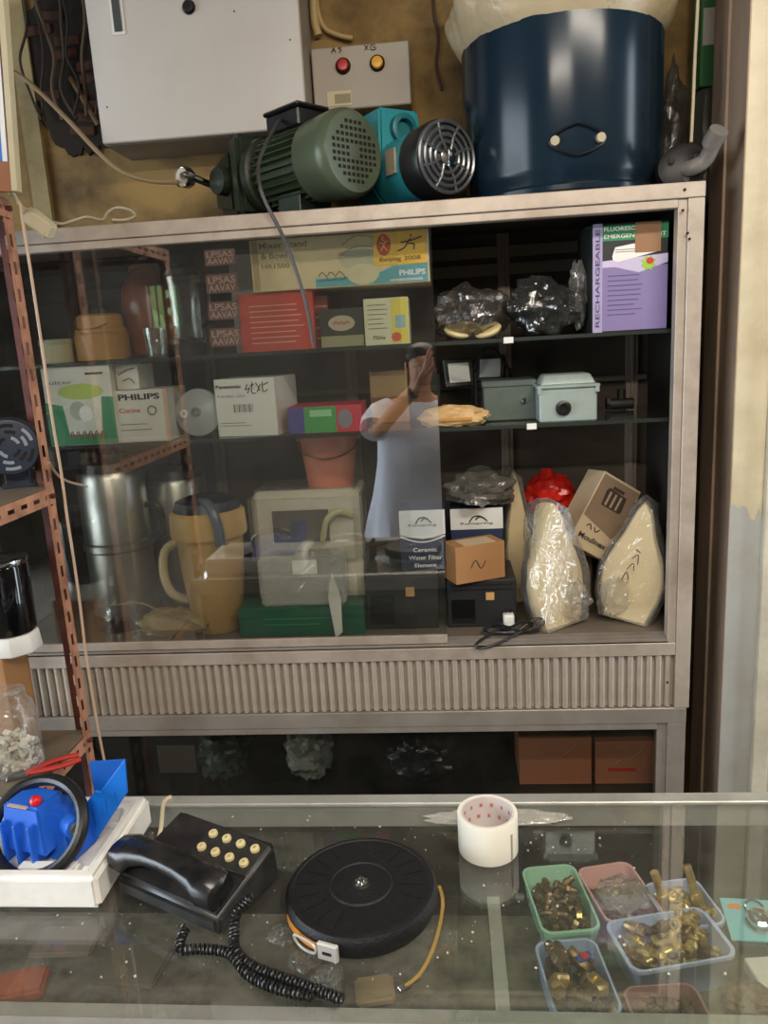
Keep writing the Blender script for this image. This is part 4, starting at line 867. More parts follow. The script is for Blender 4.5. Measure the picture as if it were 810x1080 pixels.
gg = MB(TR(*gloc) @ RZ(-AXR) @ RZ(radians(-25)) @ RX(pi/2)).lathe([(0, -0.020), (0.022, -0.020), (0.025, -0.014), (0.025, 0.010), (0.022, 0.011), (0.022, 0.006), (0, 0.006)], 28).build('pressure_gauge', CHROME, t)
MB(TR(*gloc) @ RZ(-AXR) @ RZ(radians(-25)) @ RX(pi/2)).lathe([(0, 0.0065), (0.0212, 0.0065), (0.0212, 0.0075), (0, 0.0075)], 28).build('dial', mat('dial_face', (196, 186, 168), 0.4), gg)
MB().tube([gloc, gloc+Vector((0.02, 0.0, 0.0)), (-0.47, 0.0, cz-0.01)], 0.009, 10, smooth=4).build('gauge_stem', CHROME, t)
# cord from the terminal box over the front of the cabinet
pts = [gl @ Vector((-0.19, -0.05, cz+0.10))]+[W(x, y, Y_) for x, y, Y_ in ((282, 150, .05), (273, 172, .015), (274, 195, -.014), (281, 215, -.016), (294, 240, -.014), (305, 265, -.006), (317, 300, -.006), (325, 330, -.006), (331, 366, -.004))]
MB().tube([gl.inverted() @ Vector(q) for q in pts], 0.0042, 8, smooth=6).build('power_cord', mat('charcoal_rubber', (58, 54, 52), 0.5), t)

TE = mat('teal_enamel', (46, 142, 152), 0.3, 0.05, 0.08, 8, 0.02)
TED = mat('dark_teal_enamel', (30, 104, 112), 0.35, 0.05, 0.1, 8)
pf = W(471, 166, 0.085)
AX2 = radians(-54)
t = thing('jet_pump', 'teal water pump with a black end and silver fan guard on the cabinet top', 'pump', (pf.x, 0.085, DECK), AX2)
cz = pf.z-DECK
PM = TR(0, 0, cz) @ AX
GUN = mat('gunmetal', (112, 116, 120), 0.3, 0.7, 0.1, 10)
MB(PM).lathe([(0.076, -0.075), (0.080, -0.070), (0.082, -0.016), (0.078, -0.004), (0.066, 0.0), (0, 0.0)], 44).build('end_cap', BLACK, t)
for r_ in (0.074, 0.060, 0.046, 0.032): MB(PM @ TR(0, 0, 0.002)).tube([(r_*cos(2*pi*i/40), r_*sin(2*pi*i/40), 0) for i in range(40)], 0.0042, 6, True).build('guard_ring', GUN, t)
MB(PM).lathe([(0, -0.001), (0.020, -0.001), (0.019, 0.006), (0.008, 0.009), (0, 0.009)], 24).build('guard_hub', CHROME, t)
for k in range(8):
    a = 2*pi*k/8+0.2; MB(PM).tube([(0.018*cos(a), 0.018*sin(a), 0.003), (0.046*cos(a+0.18), 0.046*sin(a+0.18), 0.003), (0.075*cos(a+0.1), 0.075*sin(a+0.1), 0.002)], 0.0036, 6).build('guard_spoke', GUN, t)
MB(PM).lathe([(0, -0.20), (0.068, -0.20), (0.076, -0.19), (0.079, -0.075), (0, -0.075)], 40).build('motor_barrel', TE, t)
MB().box(-0.125, -0.085, -0.082, -0.076, cz-0.02, cz+0.035).build('rating_plate', mat('rating_foil', (176, 160, 140), 0.35, 0.5), t, 0.001)
MB().frustum(-0.075, 0.066, -0.066, 0.06, 0, 0.105, 0.008, 0.008, TR(-0.235, 0.0, cz+0.040)).build('pump_head', TE, t, 0.006, seg=2)
MB(PM).lathe([(0, -0.29), (0.07, -0.29), (0.078, -0.28), (0.078, -0.20), (0, -0.20)], 36).build('pump_casing', TED, t)
MB().cyl((-0.265, 0, cz+0.140), (-0.265, 0, cz+0.156), 0.024, n=24).build('filler_plug', TED, t)
MB(TR(-0.172, 0.0, cz+0.098) @ RY(pi/2)).lathe([(0.030, -0.01), (0.034, -0.008), (0.034, 0.014), (0.027, 0.016), (0.022, 0.016), (0.022, 0.0), (0, 0.0)], 28, None, False, False).build('inlet_flange', TED, t)
MB().box(-0.27, -0.05, -0.07, 0.07, 0.0, 0.008).box(-0.18, -0.09, -0.03, 0.03, 0.007, cz-0.06).build('foot_plate', BLACKM, t, 0.002)

# navy drum
DC = W(591, 100, 0.232); s = (W(695, 100, 0.232)-W(487, 100, 0.232)).length/2
NAVY = mat('navy_enamel', (22, 38, 50), 0.20, 0.0, 0.12, 5, 0.0, (14, 22, 30), 0.6, 4, spec=0.28)
t = thing('enamel_drum', 'large glossy navy drum with a wire handle on the cabinet top', 'drum', (DC.x, 0.232, DECK))
hd = W(591, 13, 0.03).z-DECK+0.010
MB().lathe([(0, 0.001), (s*0.93, 0.0), (s*0.99, 0.006), (s*0.99, 0.016), (s*0.955, 0.022), (s*0.965, 0.032), (s*0.985, 0.042), (s, 0.055), (s, hd-0.008), (s*1.012, hd-0.005), (s*1.012, hd), (s*0.985, hd), (s*0.98, 0.06), (0, 0.05)], 64).build('drum_wall', NAVY, t)
ha = atan2(-1, 0.02)
hz = W(608, 149, 0.02).z-DECK
ax = (W(608, 149, 0.02).x-DC.x)
for dx in (-0.046, 0.046):
    x = ax+dx; y = -sqrt(max(0, s*s-x*x))
    MB().cyl((x, y+0.002, hz), (x*1.03, y-0.012, hz), 0.0095, n=16).build('handle_bolt', mat('pale_bolt', (150, 140, 118), 0.5, 0.2), t)
hp = []
for i in range(24):
    a = 2*pi*i/24; x = ax+0.058*cos(a); z = hz+0.031*sin(a)*(1-0.35*abs(cos(a)))
    hp.append((x, -sqrt(s*s-x*x)-0.007, z))
MB().tube(hp, 0.0024, 6, True).build('wire_handle', BLACK, t)
# loose plastic liner bulging over the rim
b = MB(); vs_ = []; fs_ = []; nu, nv = 120, 16
for j in range(nv):
    v = j/(nv-1)
    for i in range(nu):
        a = 2*pi*i/nu
        nn = noise.noise(Vector((cos(a)*3, sin(a)*3, v*2.5)))+0.8*noise.noise(Vector((cos(a)*7, sin(a)*7, v*5)))+0.5*noise.noise(Vector((cos(a)*16, sin(a)*16, v*9)))
        rr_ = s*(0.96+0.16*sin(pi*min(1, v*1.15))+0.06*nn) if j else s*0.955
        vs_.append((rr_*cos(a), rr_*sin(a), hd-0.03+0.20*v+0.018*nn*(1 if j else 0)))
for j in range(nv-1):
    for i in range(nu): fs_.append((j*nu+i, j*nu+(i+1) % nu, (j+1)*nu+(i+1) % nu, (j+1)*nu+i))
b.add(vs_, fs_).build('plastic_liner', mat('cream_liner_film', (186, 170, 138), 0.3, 0, 0.12, 10, 0.6, trans=0.15), t)
# black flange with grey elbow pipe
p = W(719, 172, 0.06)
t = thing('pipe_flange', 'black flange pump part with a grey plastic elbow beside the drum', 'fitting', (p.x, 0.06, DECK))
cz = 0.040
MB(TR(0, 0, cz) @ RX(radians(80)) @ RZ(0.4)).lathe([(0, -0.02), (0.040, -0.02), (0.046, -0.015), (0.046, 0.01), (0.034, 0.018), (0, 0.018)], 28, sx=1.15).build('flange_body', mat('pitch_black_casting', (14, 13, 12), 0.55, 0, 0.2, 20), t)
for k in range(3):
    a = 0.6+k*2.1; MB().cyl((0.030*cos(a), -0.016, cz+0.028*sin(a)), (0.030*cos(a), -0.026, cz+0.028*sin(a)), 0.007, n=8).build('bolt', CHROME, t)
e1 = W(757, 140, -0.02)-Vector((p.x, 0.06, DECK))
MB().tube([(0.006, -0.012, cz-0.006), (0.018, -0.036, cz-0.006), (0.036, -0.046, cz+0.006), e1], 0.016, 16, smooth=5).build('elbow_pipe', mat('grey_pvc', (104, 98, 92), 0.5), t)
d_ = (e1-Vector((0.034, -0.044, cz+0.012))).normalized()
MB().cyl(e1-d_*0.028, e1+d_*0.006, 0.0195, n=20).build('pipe_socket', mat('grey_pvc', (104, 98, 92), 0.5), t)
# things behind, at right of the drum
p = W(752, 70, 0.34)
t = thing('green_carton', 'narrow green carton standing at the back beside the drum', 'box', (p.x, 0.34, DECK))
MB().box(-0.030, 0.030, 0, 0.07, 0.27, 0.62).build('carton_body', mat('green_carton_card', (62, 128, 74), 0.5, 0, 0.1, 8), t, 0.0015)
plate(t, rectp(-0.026, 0.36, 0.010, 0.44), PAPERW, name='label_sheet')
MB().lathe([(0.0, 0), (0.030, 0), (0.032, 0.01), (0.032, 0.25), (0.026, 0.269), (0, 0.269)], 24, TR(0, 0.035, 0)).build('glass_base', mat('smoky_jar', (96, 96, 90), 0.2, 0.2), t)
p = W(712, 70, 0.42)
tag(link('plastic_bag', MB().blob((0, 0, 0.17), (0.035, 0.035, 0.17), amp=0.25, freq=1.8, seed=71, ridg=0.04, flat_base=0.0, nu=36, nv=26).mesh('plastic_bag'), None, (p.x, 0.425, DECK)), 'smoky plastic bag hanging folds behind the drum and flange', 'bag').data.materials.append(FILMD)
pts = [W(x, y, 0.10) for x, y in ((737, -60), (736, 0), (733, 60), (731, 110), (729, 150))]
tag(MB().tube(pts, 0.0035, 8, smooth=4).build('hanging_cord', mat('pale_cord', (172, 160, 136), 0.5), None), 'pale cord hanging straight down right of the drum', 'cord')

# ================================================================== on the wall above
EB = mat('electric_box_white', (200, 196, 190), 0.45, 0.05, 0.04, 4, 0.0, (180, 172, 160), 0.3, 3)
a, c = W(108, 152, 0.30), W(323, 120, 0.30)
t = thing('electric_cabinet', 'large white steel electric cabinet mounted on the stained wall', 'electric box', ((a.x+c.x)/2, 0.30, a.z-0.002))
ew = c.x-a.x
MB().box(-ew/2, ew/2, 0.014, 0.179, 0.0, 0.60).build('cabinet_box', mat('electric_box_side', (150, 142, 132), 0.5), t, 0.003)
dr = MB().box(-ew/2, ew/2, 0.0, 0.0135, 0.002, 0.598).build('door', EB, t, 0.003)
q = W(198, 6, 0.29)-Vector(t.location)
MB(TR(q.x, 0.0, q.z) @ RX(pi/2)).lathe([(0.016, 0), (0.0165, 0.004), (0.012, 0.010), (0, 0.011)], 24).build('knob', BLACK, dr)
q = W(122, 14, 0.29)-Vector(t.location)
lt = MB().box(q.x-0.017, q.x+0.017, -0.003, -0.0002, q.z-0.045, q.z+0.045).build('latch_plate', WHITEP, dr, 0.001)
MB().box(q.x-0.010, q.x+0.010, -0.006, -0.003, q.z-0.038, q.z+0.035).build('latch', GUN, lt, 0.001)
for px, py in ((113, 113), (306, 42), (247, 12)):
    q = W(px, py, 0.3)-Vector(t.location); MB(TR(q.x, 0, q.z) @ RX(pi/2)).lathe([(0.002, 0), (0.002, 0.001), (0, 0.001)], 10).build('rust_speck', SLOT, dr)
# control panel
a, c = W(332, 118, 0.415), W(431, 42, 0.415)
t = thing('control_panel', 'grey push-button panel with red and yellow buttons beside the white cabinet', 'control panel', ((a.x+c.x)/2, 0.415, a.z))
pw, ph = c.x-a.x, c.z-a.z
MB().box(-pw/2, pw/2, 0, 0.0645, 0, ph).build('panel_box', mat('panel_grey', (166, 156, 142), 0.5, 0.05, 0.06, 5), t, 0.003)
for px, py, m_, nm in ((362, 70, mat('red_button', (176, 30, 26), 0.3), 'red_button'), (398, 67, mat('yellow_button', (226, 164, 40), 0.3), 'yellow_button')):
    q = W(px, py, 0.415)-Vector(t.location)
    bz = MB(TR(q.x, 0, q.z) @ RX(pi/2)).lathe([(0.0195, 0), (0.0195, 0.005), (0.0155, 0.008), (0.0155, 0.0)], 28, None, False, False).build('button_bezel', BLACK, t)
    MB(TR(q.x, 0, q.z) @ RX(pi/2)).lathe([(0.0148, 0.0005), (0.0148, 0.012), (0.012, 0.015), (0, 0.016)], 28).build(nm, m_, t)
q = W(356, 53, 0.415)-Vector(t.location)
stroke(t, [[(q.x-0.016, q.z-0.006), (q.x-0.010, q.z+0.006), (q.x-0.005, q.z-0.006)], [(q.x-0.013, q.z-0.001), (q.x-0.007, q.z-0.001)], [(q.x+0.010, q.z+0.006), (q.x+0.002, q.z+0.004), (q.x+0.010, q.z-0.001), (q.x+0.003, q.z-0.006)]], 0.0011, INK)
q = W(391, 50, 0.415)-Vector(t.location)
stroke(t, [[(q.x-0.016, q.z-0.006), (q.x-0.006, q.z+0.006)], [(q.x-0.016, q.z+0.006), (q.x-0.006, q.z-0.006)], [(q.x+0.012, q.z+0.006), (q.x, q.z+0.004), (q.x+0.001, q.z-0.006), (q.x+0.012, q.z-0.005), (q.x+0.011, q.z), (q.x+0.005, q.z)]], 0.0011, INK)
q = W(358, 104, 0.415)-Vector(t.location)
MB().box(q.x-0.032, q.x+0.032, -0.002, -0.0003, q.z-0.018, q.z+0.018).build('name_plate', CREAM, t, 0.0005)
MB().box(q.x-0.012, q.x+0.030, -0.003, -0.0021, q.z-0.012, q.z+0.010).build('printed_label', mat('faint_plate_ink', (150, 140, 110), 0.6), t, smooth=0)
# conduits
CON = mat('cream_conduit', (176, 152, 104), 0.5, 0, 0.08, 6)
pts = [W(x, y, 0.46) for x, y in ((331, -40), (331, 0), (332, 22), (336, 38))]
tag(MB().tube(pts, 0.011, 12, smooth=4).build('conduit_pipe', CON, None), 'cream conduit pipe running down to the control panel', 'conduit')
pts = [W(x, y, 0.462) for x, y in ((333, -20), (335, 10), (343, 30), (360, 38), (372, 40))]
tag(MB().tube(pts, 0.006, 10, smooth=5).build('conduit_pipe', CON, None), 'thin yellowish cable curving above the control panel', 'cable')
# crack line and cable on the right side of the wall
pts = [W(x, y, 0.474) for x, y in ((455, -30), (458, 10), (462, 40), (460, 70), (466, 95))]
tag(MB().tube(pts, 0.004, 8, smooth=4).build('wall_cable', mat('dark_brown_cable', (60, 44, 28), 0.6), None), 'thin dark cable running down the yellow wall left of the drum', 'cable')
ta, tb_ = W(31, 190, 0.46), W(49, 190, 0.46)
slabs('trim_3', [(ta.x, tb_.x, 0.462, 0.4795, 0, 2.9)], mat('pale_plaster_strip', (166, 148, 104), 0.8, 0, 0.12, 4, 0.1, (96, 78, 50), 0.7, 5))
# broken plaster with old wiring at left of the electric cabinet
rn = random.Random(5)
HOLE_DARK = mat('dark_hole_grime', (38, 28, 20), 0.9, 0, 0.5, 9, 0.4, (16, 12, 10), 0.8, 8)  # plate colour paints the shade of a hole in the wall, plus grime
cpt = W(74, 80, 0.47)
pl = []
for i in range(64):
    a = 2*pi*i/64; k = 1+0.25*noise.noise(Vector((cos(a)*2, sin(a)*2, 4)))+0.16*noise.noise(Vector((cos(a)*6, sin(a)*6, 2)))+0.10*noise.noise(Vector((cos(a)*15, sin(a)*15, 7)))
    pl.append((cpt.x+0.118*k*cos(a), cpt.z+0.22*k*sin(a)+0.02))
hole = MB().prism(pl, 0.470, 0.479).build('exposed_brickwork', HOLE_DARK, None, smooth=0); tag(hole, 'broken plaster patch, darkened like a shaded hole, with grimy bricks left of the white cabinet', 'wall damage')
for k in range(10):
    bx_, bz_ = cpt.x+rn.uniform(-0.07, 0.07), cpt.z-0.14+0.032*k
    MB(TR(bx_, 0.462, bz_) @ RY(rn.uniform(-0.12, 0.12))).box(-0.035, 0.035, 0, 0.0075, -0.012, 0.012).build('brick', mat('grimy_red_brick', (70, 42, 28), 0.9, 0, 0.4, 12, 0.3), hole, 0.003)
for k in range(7):
    x0 = cpt.x-0.095+0.031*k
    pts = [(x0+rn.uniform(-0.012, 0.012), 0.452-0.006*rn.random(), cpt.z+0.26)]
    for j in range(1, 6): pts.append((x0+rn.uniform(-0.018, 0.018), 0.445-0.02*rn.random(), cpt.z+0.26-0.075*j))
    tag(MB().tube(pts, 0.0035+0.002*rn.random(), 6, smooth=4).build('old_cable', mat('grimy_cable_%d' % (k % 3), ((58, 46, 34), (40, 32, 26), (84, 66, 46))[k % 3], 0.7), None), 'grimy %s cable over the broken plaster, %s' % (('brown', 'blackish', 'tan')[k % 3], ('leftmost of the bunch', 'second from the left', 'third from the left', 'just left of the middle', 'right of the middle', 'second from the right', 'nearest the white cabinet')[k]), 'cable', 'old cables over the broken plaster')
pts = [W(x, y, Y_) for x, y, Y_ in ((-30, 55, .30), (18, 78, .30), (45, 100, .29), (75, 130, .28), (105, 162, .27), (130, 182, .26), (160, 191, .25), (188, 192, .24))]
tag(MB().tube(pts, 0.0058, 10, smooth=5).build('pipe_hose', mat('olive_hose', (142, 122, 86), 0.5), None), 'olive hose slanting down to the pump gauge', 'hose')
pts = [W(x, y, .4615) for x, y in ((74, 82), (84, 98), (94, 115), (104, 132))]
tag(MB().tube(pts, 0.0075, 8).build('wood_stick', mat('brown_stick', (104, 78, 48), 0.7), None), 'short brown stick leaning behind the white electric cabinet', 'stick')
pts = [W(x, y, Y_) for x, y, Y_ in ((55, 234, .10), (66, 236, .06), (80, 232, .05), (92, 229, .06), (108, 232, .10), (114, 224, .14), (124, 219, .14), (138, 222, .12), (142, 228, .09), (132, 232, .06), (118, 232, .05))]
tag(MB().tube([(q.x, q.y, max(q.z, DECK+0.0045)) for q in pts], 0.0035, 8, smooth=6).build('loose_wire', mat('pale_wire', (186, 172, 146), 0.5), None), 'pale loose wire curling along the left of the cabinet top', 'wire')

# ================================================================== slotted-angle rack at the left
def slotted(L, wd, pitch=0.055, sl=0.026, sw=0.010, th=0.0022, off=0.0):
    """flat bar in local x (width) and z (length) with real slots, thickness along y"""
    zs = [0.0]; hole = []
    z = pitch*0.35+off
    while z+sl < L-0.006:
        zs += [z, z+sl]; z += pitch
    zs.append(L); xs = [0, wd/2-sw/2, wd/2+sw/2, wd]
    bm = bmesh.new(); V = [[bm.verts.new((x, 0, z)) for x in xs] for z in zs]
    for i in range(len(zs)-1):
        for j in range(3):
            if j == 1 and i % 2 == 1: continue
            bm.faces.new((V[i][j], V[i][j+1], V[i+1][j+1], V[i+1][j]))
    r = bmesh.ops.solidify(bm, geom=bm.faces[:], thickness=th)
    bmesh.ops.recalc_face_normals(bm, faces=bm.faces)
    vs = [tuple(v.co) for v in bm.verts]; bm.verts.index_update(); fs = [tuple(v.index for v in f.verts) for f in bm.faces]; bm.free()
    return vs, fs
RKX, RKY = -0.885, -0.12
RKL, RKN = -1.42, -0.80          # left side, near end
rack = thing('slotted_rack', 'rusty salmon slotted-angle steel rack standing at the left edge', 'rack', (0, 0, 0))
PH = 1.925
zB, zC, zT = W(57, 513, RKY).z, W(94, 769, RKY).z, W(8, 212, RKY).z
def post(x, y, sx, sy):
    o = MB(); v, f = slotted(PH, 0.036)
    M1 = Matrix(((0, 1, 0, x), (sy, 0, 0, y), (0, 0, 1, 0), (0, 0, 0, 1)))      # flange facing +-x, spreading along y
    M2 = Matrix(((sx, 0, 0, x), (0, 1, 0, y), (0, 0, 1, 0), (0, 0, 0, 1)))       # flange facing y, spreading along x
    a = MB().add(v, f, M1).build('post', RUST, rack, smooth=0)
    MB().add(v, f, M2).build('flange', RUSTD, a, smooth=0)
post(RKX, RKY, -1, -1); post(RKL, RKY, 1, -1); post(RKX, RKN, -1, 1); post(RKL, RKN, 1, 1)
def beam_y(x, zt, hgt=0.036):
    v, f = slotted(RKY-RKN-0.006, hgt, 0.05, 0.024, 0.009)
    M_ = Matrix(((0, 1, 0, x+0.0026), (0, 0, -1, RKY-0.003), (-1, 0, 0, zt), (0, 0, 0, 1)))
    MB().add(v, f, M_).build('beam', RUST, rack, smooth=0)
def beam_x(y, zt, hgt=0.036):
    v, f = slotted(RKX-RKL-0.006, hgt, 0.05, 0.024, 0.009)
    M_ = Matrix(((0, 0, -1, RKX-0.003), (0, 1, 0, y), (-1, 0, 0, zt), (0, 0, 0, 1)))
    MB().add(v, f, M_).build('beam', RUSTD, rack, smooth=0)
BOARD = mat('dusty_shelf_board', (112, 98, 80), 0.75, 0, 0.15, 8, 0.1, (70, 60, 48), 0.6, 6)
for zt in (zT, zB, zC, 0.14):
    beam_y(RKX, zt); beam_y(RKL-0.005, zt); beam_x(RKY-0.004, zt); beam_x(RKN+0.004, zt)
    MB().box(RKL+0.006, RKX-0.001, RKN+0.008, RKY-0.008, zt-0.010, zt+0.003).build('shelf_board', BOARD, rack, 0.001, smooth=0)
for zt in (zB, zC, zT):
    MB().cyl((RKX+0.002, RKY-0.018, zt-0.018), (RKX+0.010, RKY-0.018, zt-0.018), 0.006, n=6).build('bolt', RUSTD, rack)
# cord running down the post
pts = [W(x, y, RKY-0.03) for x, y in ((18, 215), (30, 290), (42, 370), (52, 440), (62, 500), (68, 545), (75, 590), (82, 640), (88, 690), (96, 740), (103, 780), (111, 818))]
tag(MB().tube([(q.x+0.006, q.y, q.z) for q in pts], 0.0032, 8, smooth=4).build('hanging_cord', mat('beige_pink_cord', (186, 156, 130), 0.5), None), 'beige cord running down the slotted rack post', 'cord')
pts = [W(x, y, Y_) for x, y, Y_ in ((52, 488, -.16), (60, 500, -.13), (72, 508, -.10), (92, 513, -.06))]
tag(MB().tube(pts, 0.003, 8, smooth=4).build('cable_end', mat('dark_beige_cable', (150, 126, 104), 0.5), None), 'short cable end poking out past the rack post', 'cable')
# display board with a blue poster
p = W(22, 222, -0.18)
t = thing('display_board', 'cream-edged board with a blue poster at the top left corner', 'board', (p.x, -0.18, zT+0.004), rot=(0, radians(5), 0))
MB().box(-0.34, -0.012, 0, 0.012, 0, 0.62).build('board_panel', mat('brown_orange_panel', (150, 96, 60), 0.6, 0, 0.15, 6), t, smooth=0)
MB().box(-0.0118, 0.0, -0.004, 0.016, 0, 0.62).build('edge_strip', mat('cream_edge', (196, 184, 150), 0.5), t, 0.001)
BLU = mat('poster_blue', (46, 122, 200), 0.45, 0, 0.06, 6)
pp = MB().box(-0.30, -0.016, -0.0016, -0.0004, 0.055, 0.26).build('poster', BLU, t, smooth=0)
MB().box(-0.026, -0.016, -0.0020, -0.0017, 0.055, 0.26).build('poster_margin', INKW, pp, smooth=0)
stroke(pp, [[(-0.050, 0.075), (-0.034, 0.075)], [(-0.050, 0.083), (-0.034, 0.083)], [(-0.050, 0.091), (-0.034, 0.091)], [(-0.042, 0.067), (-0.042, 0.10)], [(-0.050, 0.112), (-0.036, 0.120)], [(-0.034, 0.110), (-0.050, 0.126)]], 0.0018, INKW, -0.0022, 'printed_characters')
# connector block hanging on the post top
p = W(37, 236, -0.10)
t = thing('plug_block', 'cream plastic plug block lying against the rack post at the cabinet rail', 'plug', (p.x, -0.075, W(37, 236, -0.075).z), rot=(0, radians(40), radians(-10)))
MB().box(-0.034, 0.034, -0.018, 0.014, -0.017, 0.017).build('plug_body', mat('ivory_plug', (206, 196, 164), 0.45), t, 0.005, seg=2)
MB().cyl((-0.034, 0, 0), (-0.052, 0, 0), 0.008, 0.006, n=12).build('cord_neck', mat('ivory_plug', (206, 196, 164), 0.45), t)
MB().tube([(-0.05, 0, 0), (-0.07, 0.0, 0.006), (-0.08, -0.03, 0.03), (-0.06, -0.05, 0.02)], 0.004, 8, smooth=4).build('lead', mat('ivory_plug', (206, 196, 164), 0.45), t)

# motor on the rack shelf
p = W(9, 472, -0.178)
ML = zB+0.0035
cz = p.z-ML
t = thing('fan_motor', 'dark blue motor with a slotted round end on the rack shelf', 'motor', (p.x, -0.175, ML), radians(-66))
PM = TR(0, 0, cz) @ AX
NB = mat('motor_navy', (44, 52, 66), 0.4, 0.1, 0.1, 8)
rm = min(cz-0.004, 0.062)
MB(PM).lathe([(rm*0.94, -0.045), (rm, -0.040), (rm, -0.008), (rm*0.94, -0.001), (rm*0.85, 0.0), (0, 0.0)], 40).build('end_cap', NB, t)
b = MB(PM)
for r_, cnt, ln in ((0.76, 6, 0.62), (0.54, 6, 0.62), (0.33, 4, 0.6)):
    for k in range(cnt):
        a0 = 2*pi*k/cnt+r_; seg = 8; da = 2*pi/cnt*ln
        poly = [(rm*(r_+0.055)*cos(a0+da*i/seg), rm*(r_+0.055)*sin(a0+da*i/seg)) for i in range(seg+1)]+[(rm*(r_-0.055)*cos(a0+da*i/seg), rm*(r_-0.055)*sin(a0+da*i/seg)) for i in range(seg, -1, -1)]
        MB(PM).slab(poly, 0.0002, 0.0012).build('vent_slot', mat('vent_silver', (150, 156, 164), 0.4, 0.3) if k % 2 else SLOT, t, smooth=0)
MB(PM).lathe([(0, -0.105), (rm*0.80, -0.105), (rm*0.86, -0.097), (rm*0.86, -0.045), (0, -0.045)], 36).build('motor_barrel', NB, t)
MB().box(-0.10, -0.04, -0.035, 0.035, 0, 0.006).box(-0.09, -0.05, -0.025, 0.025, 0.005, cz-rm*0.8).build('foot', NB, t, 0.001)
# coffee maker standing on a carton on the low shelf
zc_ = zC+0.0035
p = W(22, 682, -0.19)
cb = W(9, 690, -0.19)
t = thing('carton', 'plain brown carton on the low rack shelf under the coffee jug', 'box', (cb.x-0.02, -0.24, zc_))
ztop = W(25, 686, -0.19).z
MB().box(-0.055, 0.035, 0, 0.10, 0, ztop-zc_-0.001).build('carton_body', KRAFT, t, 0.0015)
t = thing('coffee_jug', 'black coffee maker with clear carafe top and white base on the rack', 'coffee maker', (p.x-0.018, -0.185, ztop))
MB().lathe([(0.058, 0), (0.060, 0.004), (0.056, 0.045), (0, 0.045)], 8, RZ(pi/8)).build('base', WHITEP, t, 0.002)
MB().lathe([(0.050, 0.046), (0.054, 0.052), (0.056, 0.20), (0.054, 0.204), (0, 0.204)], 36).build('carafe', mat('glossy_black_glass', (14, 14, 16), 0.08, 0, 0.1, 8, spec=0.7), t)
MB().lathe([(0.0565, 0.2045), (0.058, 0.208), (0.058, 0.216), (0.050, 0.220), (0, 0.221)], 36).build('rim', CHROME, t)
MB().box(-0.006, 0.006, -0.060, -0.0555, 0.12, 0.125).build('brand_mark', INKW, t)
# clear jar of white bits on the low shelf
p = W(0, 785, -0.33)
t = thing('clear_jar', 'clear plastic jar of white bits on the low rack shelf', 'jar', (p.x+0.015, -0.30, zc_))
MB().lathe([(0, 0.0), (0.046, 0.0), (0.052, 0.006), (0.053, 0.12), (0.048, 0.15), (0.036, 0.165), (0.036, 0.185), (0, 0.186)], 36).build('jar_wall', FILM, t)
b = MB(); rn = random.Random(9)
for k in range(110):
    a = rn.random()*2*pi; r_ = 0.040*sqrt(rn.random()); s_ = 0.006+0.005*rn.random()
    b.box(-s_, s_, -s_*0.5, s_*0.5, -s_*0.4, s_*0.4, TR(r_*cos(a), r_*sin(a), 0.010+0.065*rn.random()) @ RZ(rn.random()*6) @ RX(rn.random()*3))
o = b.build('white_bits', mat('white_bits', (206, 198, 180), 0.5), t); o['kind'] = 'stuff'
# red pliers
p = W(14, 828, -0.42)
t = thing('red_pliers', 'red-handled pliers lying on the low rack shelf', 'pliers', (max(min(p.x, -0.93), -1.2), -0.33, zc_+0.008), radians(35))
for sg in (-1, 1):
    MB().tube([(0.0, sg*0.002, 0), (0.03, sg*0.010, 0), (0.07, sg*0.017, 0), (0.11, sg*0.012, 0)], 0.006, 8, smooth=4).build('handle', mat('red_grip', (176, 44, 34), 0.45), t)
    MB().frustum(-0.04, 0.004, -0.007, 0.007, -0.004, 0.004, 0.004, 0.001, TR(0, sg*0.004, 0) @ RZ(sg*0.08)).build('jaw', GUN, t, 0.001)

# ================================================================== on the counter
FOAM = mat('white_foam', (228, 226, 220), 0.7, 0, 0.05, 30, 0.15, (170, 160, 146), 0.35, 10)
tx1 = G(106, 961, CTL).x; ty0 = G(106, 961, CTL).y; ty1 = G(159, 868, CTL).y
tx0 = tx1-0.34; th_ = 0.052
t = thing('foam_tray', 'white foam packing tray at the left end of the counter', 'tray', (tx1, ty0, CTL))
td = ty1-ty0
b = MB()
o_ = rectp(-0.34, 0, 0, td); i_ = rectp(-0.32, 0.022, -0.022, td-0.024); i2 = rectp(-0.31, 0.036, -0.036, td-0.036)
vs_ = [(x, y, 0) for x, y in o_]+[(x, y, th_) for x, y in o_]+[(x, y, th_) for x, y in i_]+[(x, y, 0.018) for x, y in i2]
fs_ = [(3, 2, 1, 0)]+[(k, (k+1) % 4, 4+(k+1) % 4, 4+k) for k in range(4)]+[(4+k, 4+(k+1) % 4, 8+(k+1) % 4, 8+k) for k in range(4)]+[(8+k, 8+(k+1) % 4, 12+(k+1) % 4, 12+k) for k in range(4)]+[(12, 13, 14, 15)]
b.add(vs_, fs_).build('tray_shell', FOAM, t, 0.007, seg=3)
MB().box(-0.14, -0.05, 0.037, 0.060, 0.0185, 0.036).build('foam_rib', FOAM, t, 0.004, seg=2)
tray_z = CTL+0.0185
